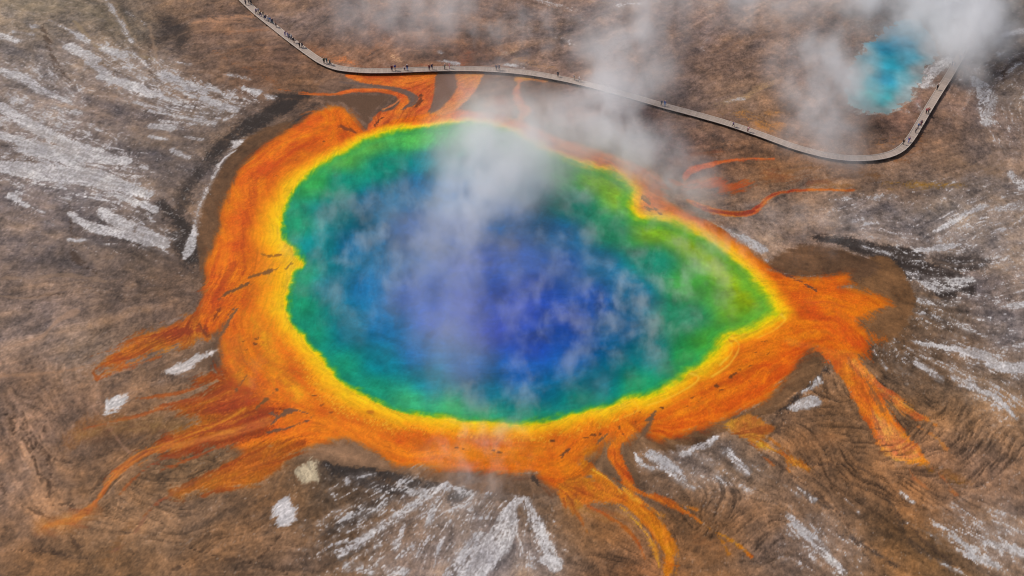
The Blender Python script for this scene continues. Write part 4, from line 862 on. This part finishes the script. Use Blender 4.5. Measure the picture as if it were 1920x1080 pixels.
while s < LEN - .3:
    q_ = []
    for ss, sg in ((s, -1), (s + .26, -1), (s + .26, 1), (s, 1)):
        c, t, n = along(ss); q_.append(c + n * sg * (HWID + .0) - np.array(org[:2]))
    k = len(V); prism(V, F, q_, DECK_Z - .05, DECK_Z + rr.uniform(-.006, .006))
    v_ = rr.random(); bv += [v_] * 8
    s += .285
deck = mesh_obj("deck", V, F, M_wood, bw)
a_ = deck.data.attributes.new("board", 'FLOAT', 'POINT'); a_.data.foreach_set("value", bv)
def rail(name, off, w, z0, z1, material, st=1.5):
    V = []; F = []
    n_ = int(LEN / st); 
    for k in range(n_ + 1):
        c, t, n = along(k * LEN / n_); c = c - np.array(org[:2])
        a = c + n * (off - w / 2); b = c + n * (off + w / 2)
        V += [(a[0], a[1], z0), (b[0], b[1], z0), (b[0], b[1], z1), (a[0], a[1], z1)]
        if k:
            i = len(V) - 8
            for m_ in range(4): F.append((i + m_, i + (m_ + 1) % 4, i + 4 + (m_ + 1) % 4, i + 4 + m_))
    F += [(3, 2, 1, 0), (len(V) - 4, len(V) - 3, len(V) - 2, len(V) - 1)]
    return mesh_obj(name, V, F, material, bw)
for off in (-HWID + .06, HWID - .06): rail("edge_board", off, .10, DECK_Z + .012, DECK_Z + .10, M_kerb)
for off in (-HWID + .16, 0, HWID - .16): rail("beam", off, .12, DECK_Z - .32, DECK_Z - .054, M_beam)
npost = 48
pm = None
for k in range(npost):
    c, t, n = along(3 + k * (LEN - 6) / (npost - 1))
    for sg in (-1, 1):
        p = c + n * sg * (HWID - .16)
        if pm is None:
            V = []; F = []
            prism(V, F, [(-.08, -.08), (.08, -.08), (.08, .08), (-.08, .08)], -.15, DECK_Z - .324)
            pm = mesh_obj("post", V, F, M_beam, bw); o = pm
        else:
            o = pm.copy(); COL.objects.link(o); o.parent = bw
        o.location = (p[0] - org[0], p[1] - org[1], 0)
        o.rotation_euler = (0, 0, math.atan2(t[1], t[0]))

# ------------------------------------------------------------------ people
def skin_mesh(name, verts, edges, radii, root, levels=1, smooth=True):
    me = bpy.data.meshes.new(name); me.from_pydata(verts, edges, [])
    o = bpy.data.objects.new(name, me); COL.objects.link(o)
    md = o.modifiers.new("skin", 'SKIN'); md.use_smooth_shade = True
    me.skin_vertices[0] if me.skin_vertices else None
    lay = me.skin_vertices[0].data
    for i, r in enumerate(radii):
        lay[i].radius = (r, r) if not hasattr(r, '__len__') else r
        lay[i].use_root = (i == root)
    sb = o.modifiers.new("sub", 'SUBSURF'); sb.levels = levels; sb.render_levels = levels
    dg = bpy.context.evaluated_depsgraph_get()
    res = bpy.data.meshes.new_from_object(o.evaluated_get(dg)); res.name = name
    for p_ in res.polygons: p_.use_smooth = True
    bpy.data.objects.remove(o, do_unlink=True); bpy.data.meshes.remove(me)
    return res
def pose(kind):
    """joint positions; x forward, y left"""
    st = {'stand': .04, 'walk': .26, 'lean': .06, 'photo': .05, 'child': .1}[kind]
    lean = {'lean': .16, 'walk': .04}.get(kind, .01)
    J = {}
    J['pel'] = (0, 0, .93); J['waist'] = (lean * .3, 0, 1.08); J['chest'] = (lean * .8, 0, 1.32); J['neck'] = (lean * 1.2, 0, 1.47); J['chin'] = (lean * 1.3 + .02, 0, 1.56); J['head'] = (lean * 1.4 + .01, 0, 1.66); J['crown'] = (lean * 1.4, 0, 1.72)
    J['nose'] = (lean * 1.4 + .125, 0, 1.62)
    for s_, sg in (('l', 1), ('r', -1)):
        f = st * sg
        J['hip' + s_] = (0, .09 * sg, .90)
        J['kn' + s_] = (f * .55 + .03, .10 * sg, .50)
        J['an' + s_] = (f - .02, .10 * sg, .09)
        J['toe' + s_] = (f + .15, .11 * sg, .035)
        J['sh' + s_] = (lean * 1.0, .18 * sg, 1.41)
        if kind == 'photo':
            J['el' + s_] = (lean + .12, .24 * sg, 1.20); J['wr' + s_] = (lean + .28, .10 * sg, 1.45); d = (.5, -.5 * sg, .7)
        elif kind == 'lean':
            J['el' + s_] = (lean + .02, .26 * sg, 1.14); J['wr' + s_] = (lean + .20, .16 * sg, 1.02); d = (.8, -.4 * sg, -.2)
        else:
            J['el' + s_] = (-f * .45, .24 * sg, 1.13); J['wr' + s_] = (-f * .9 + .07, .24 * sg, .90); d = (.2, 0, -1)
        dv = Vector(d).normalized(); side = Vector((1, 0, 0)).cross(dv)
        side = side.normalized() if side.length > .1 else Vector((0, 1, 0))
        w = Vector(J['wr' + s_]); palm = w + dv * .09; J['pa' + s_] = tuple(palm)
        perp = dv.cross(side).normalized()
        for k_, (o_, ln) in enumerate(((-.033, .075), (-.011, .088), (.011, .082), (.033, .062))):
            b = palm + perp * o_
            J[f'f{k_}{s_}'] = tuple(b + dv * ln + side * .02)
        J['th' + s_] = tuple(w + dv * .06 + perp * -.065)
    return J
def build_person_parts(kind):
    J = pose(kind)
    def sk(name, chain, rad, root, levels=1):
        names = []; edges = []
        for ch in chain:
            for n_ in ch:
                if n_ not in names: names.append(n_)
            edges += [(names.index(a), names.index(b)) for a, b in zip(ch[:-1], ch[1:])]
        edges = list(dict.fromkeys(edges))
        return skin_mesh(name, [J[n_] for n_ in names], edges, [rad[n_] for n_ in names], names.index(root), levels)
    rb_ = dict(pel=(.13, .10), waist=(.12, .09), chest=(.15, .10), neck=.055, chin=.075, head=.10, crown=.075, nose=.018)
    for s_ in 'lr':
        rb_.update({'hip' + s_: .085, 'kn' + s_: .055, 'an' + s_: .038, 'toe' + s_: .03, 'sh' + s_: .055, 'el' + s_: .040, 'wr' + s_: .028, 'pa' + s_: (.036, .018), 'th' + s_: .010})
        for k_ in range(4): rb_[f'f{k_}{s_}'] = .009
    ch = [['pel', 'waist', 'chest', 'neck', 'chin', 'head', 'crown'], ['head', 'nose']]
    for s_ in 'lr':
        ch += [['pel', 'hip' + s_, 'kn' + s_, 'an' + s_, 'toe' + s_], ['chest', 'sh' + s_, 'el' + s_, 'wr' + s_, 'pa' + s_], ['wr' + s_, 'th' + s_]]
        ch += [['pa' + s_, f'f{k_}{s_}'] for k_ in range(4)]
    out = {'body': sk('body', ch, rb_, 'pel')}
    rj = {'waist': (.155, .125), 'pel': (.155, .125), 'chest': (.18, .13), 'neck': .07}
    for s_ in 'lr': rj.update({'sh' + s_: .082, 'el' + s_: .062, 'wr' + s_: .045})
    out['jacket'] = sk('jacket', [['pel', 'waist', 'chest', 'neck'], ['chest', 'shl', 'ell', 'wrl'], ['chest', 'shr', 'elr', 'wrr']], rj, 'pel')
    rt = {'pel': (.150, .12)}
    for s_ in 'lr': rt.update({'hip' + s_: .115, 'kn' + s_: .082, 'an' + s_: .062})
    out['trousers'] = sk('trousers', [['pel', 'hipl', 'knl', 'anl'], ['pel', 'hipr', 'knr', 'anr']], rt, 'pel')
    J2 = dict(J)
    for s_ in 'lr': J2['heel' + s_] = (J['an' + s_][0] - .04, J['an' + s_][1], .045)
    J = J2
    out['shoes'] = skin_mesh('shoes', [J['heell'], J['toel']], [(0, 1)], [(.05, .04), (.045, .03)], 0)
    out['shoes2'] = skin_mesh('shoe', [J['heelr'], J['toer']], [(0, 1)], [(.05, .04), (.045, .03)], 0)
    h = J['head']
    hx, hz = h[0], h[2]
    out['hair'] = skin_mesh('hair', [(hx - .03, 0, hz + .03), (hx - .065, 0, hz - .03), (hx - .07, 0, hz - .11)], [(0, 1), (1, 2)], [.112, .085, .05], 0)
    out['hat'] = skin_mesh('hat', [(hx - .005, 0, hz + .04), (hx + .0, 0, hz + .09)], [(0, 1)], [(.17, .17), (.10, .10)], 0)
    return out
PROTO = {k: build_person_parts(k) for k in ('stand', 'walk', 'lean', 'photo')}
MC = {}
def cm(rgb, tag_):
    key = tuple(rgb)
    if key not in MC: MC[key] = flat_mat(tag_, rgb, .85, .1, 9)
    return MC[key]
SKIN = (198, 150, 124)
PAL = {'navy': (34, 40, 78), 'black': (28, 27, 30), 'blue': (38, 66, 150), 'lightblue': (92, 138, 196), 'grey': (112, 110, 116), 'darkgrey': (62, 60, 66), 'white': (214, 208, 206), 'maroon': (104, 32, 42), 'crimson': (148, 30, 58),
       'purple': (92, 70, 124), 'lilac': (168, 156, 188), 'olive': (92, 86, 58), 'tan': (172, 146, 116), 'teal': (22, 92, 98), 'green': (30, 72, 58), 'brown': (98, 60, 44), 'pink': (206, 150, 158), 'beige': (190, 172, 150), 'red': (150, 42, 40)}
# foot x, y, height, pose, facing degrees, top, trousers, hair or hat, label
PEOPLE = [
(461,9,1.78,'stand',60,'grey','darkgrey','brown','person in grey jacket at the top edge of the photo, leftmost on the boardwalk'),
(467,7,1.66,'stand',120,'beige','grey','brown','person in beige top beside the grey jacketed walker at the top edge'),
(472,9,1.74,'walk',-45,'darkgrey','black','black','person in dark grey coat, right hand walker of the three at the top edge'),
(481,26,1.72,'walk',-50,'purple','darkgrey','black','person in purple jacket leading the upper file on the boardwalk'),
(485,25,1.70,'stand',-40,'white','beige','brown','person in white jacket right behind the purple jacket'),
(489,31,1.76,'walk',-50,'olive','purple','black','person in olive coat with purple trousers in the upper file'),
(494,30,1.60,'stand',-50,'tan','beige','brown','short person in tan clothes next to the olive coat'),
(498,38,1.80,'walk',-45,'navy','navy','black','tall person all in navy in the middle of the upper file'),
(503,40,1.68,'stand',-30,'white','grey','hatwhite','person in white top and white hat after the tall navy walker'),
(507,42,1.66,'stand',-60,'lightblue','white','brown','person in light blue top and white trousers in the upper file'),
(511,45,1.76,'walk',-50,'navy','teal','black','person in navy jacket and teal trousers closing the upper file'),
(518,51,1.72,'stand',200,'brown','darkgrey','brown','person in brown coat standing alone between two files'),
(535,68,1.70,'lean',-50,'purple','lilac','black','person in purple top first of the second file'),
(540,70,1.62,'stand',-40,'lilac','lilac','brown','person in lilac clothes in the second file'),
(543,73,1.72,'walk',-50,'grey','navy','black','person in grey jacket and navy trousers in the second file'),
(547,74,1.64,'stand',-40,'white','grey','hatwhite','person in white hat and top in the second file'),
(551,80,1.74,'walk',-60,'darkgrey','brown','black','person in dark grey jacket and brown trousers last of the second file'),
(562,89,1.66,'stand',-20,'black','black','black','person in black standing left of a pair above the curve'),
(567,89,1.70,'walk',-40,'darkgrey','navy','black','person in dark grey and navy standing right of a pair above the curve'),
(608,119,1.80,'stand',-60,'green','black','black','person in dark green coat on the boardwalk curve'),
(613,118,1.68,'photo',-80,'teal','teal','black','person in teal clothes between the green coat and the black trousers'),
(619,122,1.76,'walk',-30,'teal','black','black','person in teal jacket and black trousers on the boardwalk curve'),
(735,133,1.78,'stand',-90,'maroon','navy','brown','person in maroon top and navy trousers above the orange stream'),
(741,132,1.76,'stand',-70,'blue','beige','black','person in blue jacket and beige trousers beside the maroon top'),
(759,132,1.36,'stand',-100,'white','navy','brown','child in white top and navy trousers beside an adult'),
(764,132,1.78,'stand',-80,'navy','lightblue','hatwhite','person in navy jacket and white hat beside a child'),
(805,132,1.78,'stand',-100,'maroon','navy','tan','person in maroon jacket left of a pair on the straight boardwalk'),
(810,130,1.74,'walk',-70,'navy','navy','red','red haired person all in navy beside the maroon jacket'),
(834,130,1.76,'photo',0,'grey','darkgrey','beige','person in grey jacket holding up both hands by the pale crust'),
(843,128,1.60,'photo',200,'pink','pink','black','person in pale pink clothes by the pale crust patch'),
(931,132,1.78,'stand',-80,'navy','darkgrey','black','person in navy jacket and dark grey trousers left of a pair'),
(936,131,1.74,'walk',-60,'navy','navy','black','person in navy jacket striding on the right of a pair'),
(1046,144,1.74,'stand',-90,'darkgrey','darkgrey','beige','person in dark grey clothes with fair hair standing alone'),
(1077,150,1.68,'lean',180,'grey','beige','black','person in grey top leaning over in the thin steam'),
(1086,153,1.76,'walk',0,'white','grey','brown','person in white top walking in the thin steam'),
(1240,198,1.78,'stand',-80,'navy','darkgrey','black','person in navy coat left of a pair past the steam'),
(1246,199,1.76,'stand',-100,'blue','lightblue','brown','person in blue top right of a pair past the steam'),
(1373,240,1.72,'walk',-20,'purple','black','tan','person in purple top and black trousers on the descending boardwalk'),
(1401,248,1.74,'lean',-30,'pink','maroon','brown','person in pink top and maroon trousers on the descending boardwalk'),
(1693,271,1.70,'stand',60,'black','black','black','person in black standing on the left side of the sharp bend'),
(1703,267,1.76,'walk',50,'purple','blue','brown','person in purple top and blue trousers at the sharp bend'),
(1716,249,1.50,'lean',50,'darkgrey','darkgrey','black','small person in dark grey bending above the sharp bend'),
(1721,241,1.70,'stand',80,'lightblue','grey','black','person in light blue top above the sharp bend'),
(1726,236,1.82,'stand',60,'navy','maroon','black','tall person in navy jacket and maroon trousers above the bend'),
(1736,213,1.72,'stand',200,'crimson','black','black','person in crimson top left of a pair on the right hand boardwalk'),
(1740,212,1.72,'walk',60,'red','darkgrey','black','person in red jacket right of a pair on the right hand boardwalk'),
(1756,168,1.70,'stand',100,'black','black','black','person in black at the left edge of the boardwalk by the white crust'),
(1785,123,1.74,'stand',180,'grey','darkgrey','black','person in grey jacket at the edge of the steam'),
(1789,124,1.60,'lean',180,'olive','grey','black','person in olive top bending at the edge of the steam'),
(1799,113,1.76,'walk',60,'blue','navy','black','person in blue jacket walking into the steam'),
(1806,99,1.76,'walk',60,'grey','grey','black','person in grey clothes farthest into the steam'),
]
rp = random.Random(9)
for (u, v, hgt, kind, face, top, leg, hair, label) in PEOPLE:
    x, y, _ = P(u, v, DECK_Z)
    # keep the feet on the boards
    dd = np.hypot(bwp[:, 0] - x, bwp[:, 1] - y); kk = int(dd.argmin()); c, t, n = along(cum[kk])
    off = float(np.dot(np.array([x, y]) - c, n)); tt = float(np.dot(np.array([x, y]) - c, t))
    off = max(-.62, min(.62, off)); x, y = c + n * off + t * tt
    root = empty("person", (x, y, DECK_Z + .008), label, "person", "visitors on the boardwalk")
    root.rotation_euler = (0, 0, math.radians(face + rp.uniform(-12, 12)))
    sc_ = hgt / 1.70
    root.scale = (sc_, sc_, sc_)
    pr = PROTO[kind]
    parts = [("body", 'body', cm(SKIN, "skin")), ("jacket", 'jacket', cm(PAL[top], top + "_cloth")), ("trousers", 'trousers', cm(PAL[leg], leg + "_cloth")),
             ("shoe", 'shoes', cm((50, 44, 42), "shoe_leather")), ("shoe", 'shoes2', cm((50, 44, 42), "shoe_leather"))]
    if hair == 'hatwhite': parts += [("hat", 'hat', cm((218, 212, 206), "white_straw"))]
    hc = {'black': (34, 28, 26), 'brown': (82, 56, 40), 'tan': (176, 140, 96), 'beige': (200, 178, 140), 'red': (150, 78, 48)}.get(hair, (60, 44, 36))
    parts += [("hair", 'hair', cm(hc, "hair_colour"))]
    for nm, key, mt in parts:
        me = pr[key]
        if not me.materials: me.materials.append(mt)
        o = bpy.data.objects.new(nm, me); COL.objects.link(o); o.parent = root
        o.material_slots[0].link = 'OBJECT'; o.material_slots[0].material = mt

# ------------------------------------------------------------------ steam
def steam_mat(name, nscale, thresh, seed, width=.3):
    m = bpy.data.materials.new(name); m.use_nodes = True
    nt = m.node_tree; N = nt.nodes; L = nt.links
    N.clear()
    out = N.new("ShaderNodeOutputMaterial"); vol = N.new("ShaderNodeVolumePrincipled")
    vol.inputs["Color"].default_value = (.97, .97, .98, 1)
    vol.inputs["Anisotropy"].default_value = 0.0
    L.new(vol.outputs[0], out.inputs["Volume"])
    tc = N.new("ShaderNodeTexCoord"); geo = N.new("ShaderNodeNewGeometry")
    ln = N.new("ShaderNodeVectorMath"); ln.operation = 'LENGTH'; L.new(tc.outputs["Object"], ln.inputs[0])
    sc_ = N.new("ShaderNodeVectorMath"); sc_.operation = 'MULTIPLY_ADD'; sc_.inputs[1].default_value = (nscale, nscale * .75, nscale * .8); sc_.inputs[2].default_value = (seed * 3.1, seed * 1.7, 0)
    L.new(geo.outputs["Position"], sc_.inputs[0])
    no = N.new("ShaderNodeTexNoise"); no.inputs["Scale"].default_value = 1.0; no.inputs["Detail"].default_value = 4.0; no.inputs["Roughness"].default_value = .6; no.inputs["Distortion"].default_value = .15
    L.new(sc_.outputs[0], no.inputs["Vector"])
    # fall-off 1 - r, plus noise, thresholded
    f = N.new("ShaderNodeMath"); f.operation = 'SUBTRACT'; f.inputs[0].default_value = 1.0; L.new(ln.outputs["Value"], f.inputs[1])
    mr = N.new("ShaderNodeMapRange"); mr.interpolation_type = 'SMOOTHSTEP'
    mr.inputs[1].default_value = thresh; mr.inputs[2].default_value = thresh + width
    L.new(no.outputs[0], mr.inputs[0])
    edge = N.new("ShaderNodeMapRange"); edge.interpolation_type = 'SMOOTHSTEP'; edge.inputs[1].default_value = 0.0; edge.inputs[2].default_value = .75
    L.new(f.outputs[0], edge.inputs[0])
    mu = N.new("ShaderNodeMath"); mu.operation = 'MULTIPLY'; L.new(mr.outputs[0], mu.inputs[0]); L.new(edge.outputs[0], mu.inputs[1])
    od = N.new("ShaderNodeAttribute"); od.attribute_type = 'OBJECT'; od.attribute_name = "steam_density"
    m2 = N.new("ShaderNodeMath"); m2.operation = 'MULTIPLY'; L.new(mu.outputs[0], m2.inputs[0]); L.new(od.outputs["Fac"], m2.inputs[1])
    L.new(m2.outputs[0], vol.inputs["Density"])
    return m
M_st = steam_mat("steam", .11, .30, 1, .45)
M_wisp = steam_mat("thin_steam", .20, .47, 2, .22)
M_veil = steam_mat("steam_veil", .085, .18, 3, .62)
bm = bmesh.new(); bmesh.ops.create_icosphere(bm, subdivisions=3, radius=1.0)
st_me = bpy.data.meshes.new("steam"); bm.to_mesh(st_me); bm.free(); st_me.materials.append(M_st)
st_me2 = st_me.copy(); st_me2.materials.clear(); st_me2.materials.append(M_wisp)
st_me3 = st_me.copy(); st_me3.materials.clear(); st_me3.materials.append(M_veil)
# x, y, level, rx, ry, rz, turn, density, thin?
STEAM = [
 (950,270,6,24,24,7,8,0.130,2,'dense white steam over the far shore of the great spring'),
 (925,300,6,18,26,7,8,0.160,0,'bright curling steam in the middle of the main plume'),
 (890,400,6,14,26,6,0,0.120,0,'steam rising over the upper middle of the great spring'),
 (840,520,5,16,24,5,-10,0.060,0,'lilac looking steam left of the blue centre of the great spring'),
 (850,630,4,12,22,4,0,0.050,2,'narrow steam plume over the blue centre of the great spring'),
 (925,740,4,15,14,4,0,0.077,1,'thin steam over the lower middle of the great spring'),
 (890,870,4,13,14,4,0,0.084,1,'thin steam drifting across the orange mat below the spring'),
 (1090,600,4,30,26,4,20,0.070,1,'wispy steam over the right half of the blue water'),
 (690,450,4,24,34,4,0,0.070,1,'wispy steam over the left half of the water'),
 (1060,400,4,24,20,4,0,0.070,1,'wispy steam over the upper right of the water'),
 (1300,500,4,18,24,4,0,0.070,1,'thin steam over the green right end of the spring'),
 (1200,570,4,14,22,4,0,0.077,1,'small wisp of steam where blue water turns green'),
 (1150,240,7,17,26,7,25,0.176,0,'pinkish steam between the spring and the boardwalk'),
 (1060,240,6,18,18,6,0,0.092,2,'steam over the top right shore of the spring'),
 (1260,340,5,13,18,5,20,0.168,0,'steam over the right hand shore near the orange streams'),
 (1170,130,8,18,26,8,0,0.109,0,'steam drifting across the middle of the boardwalk'),
 (1210,20,8,20,22,8,0,0.092,0,'steam at the top edge, right of the middle'),
 (770,15,8,28,22,8,0,0.084,0,'steam bank at the top edge above the straight boardwalk'),
 (960,50,8,30,26,7,0,0.042,1,'faint steam at the top edge in the middle'),
 (930,185,5,20,14,5,0,0.067,0,'steam just behind the far shore of the spring'),
 (1700,-25,10,28,28,10,0,0.231,0,'thick white steam at the top edge over the small pool'),
 (1595,130,6,10,20,6,0,0.13,0,'steam over the left side of the small turquoise pool'),
 (1790,55,8,12,26,8,0,0.252,0,'thick steam hiding the far end of the boardwalk'),
 (1530,140,7,15,28,7,0,0.126,0,'steam column left of the small turquoise pool'),
 (1545,260,5,14,18,5,0,0.109,0,'steam drifting over the lower boardwalk curve'),
 (1420,0,8,26,16,7,0,0.118,0,'steam along the top edge left of the small pool'),
 (1838,15,8,12,24,8,0,.300,0,'steam trailing off the far end of the boardwalk'),
 (790,430,5,17,20,5,0,.060,2,'soft lilac steam left of the main plume'),
 (1000,310,5,22,14,5,0,.070,2,'soft steam right of the main plume over the green shallows'),
 (900,520,6,36,36,6,0,.020,2,'broad pale veil of steam over the whole blue centre'),
 (1480,430,4,22,12,4,0,0.049,1,'faint steam low over the grey crust right of the spring'),
]
for (u, v, z, rx, ry, rz, tz, dens, thin, label) in STEAM:
    x, y, _ = P(u, v, z)
    o = bpy.data.objects.new("steam", (st_me, st_me2, st_me3)[thin]); COL.objects.link(o)
    o.location = (x, y, rz + .35); o.scale = (rx, ry, rz); o.rotation_euler = (0, 0, math.radians(tz))
    x, y, _ = P(u, v, rz); o.location = (x, y, rz + .35)
    o["steam_density"] = float(dens); o["kind"] = "stuff"; o["label"] = label; o["category"] = "steam"
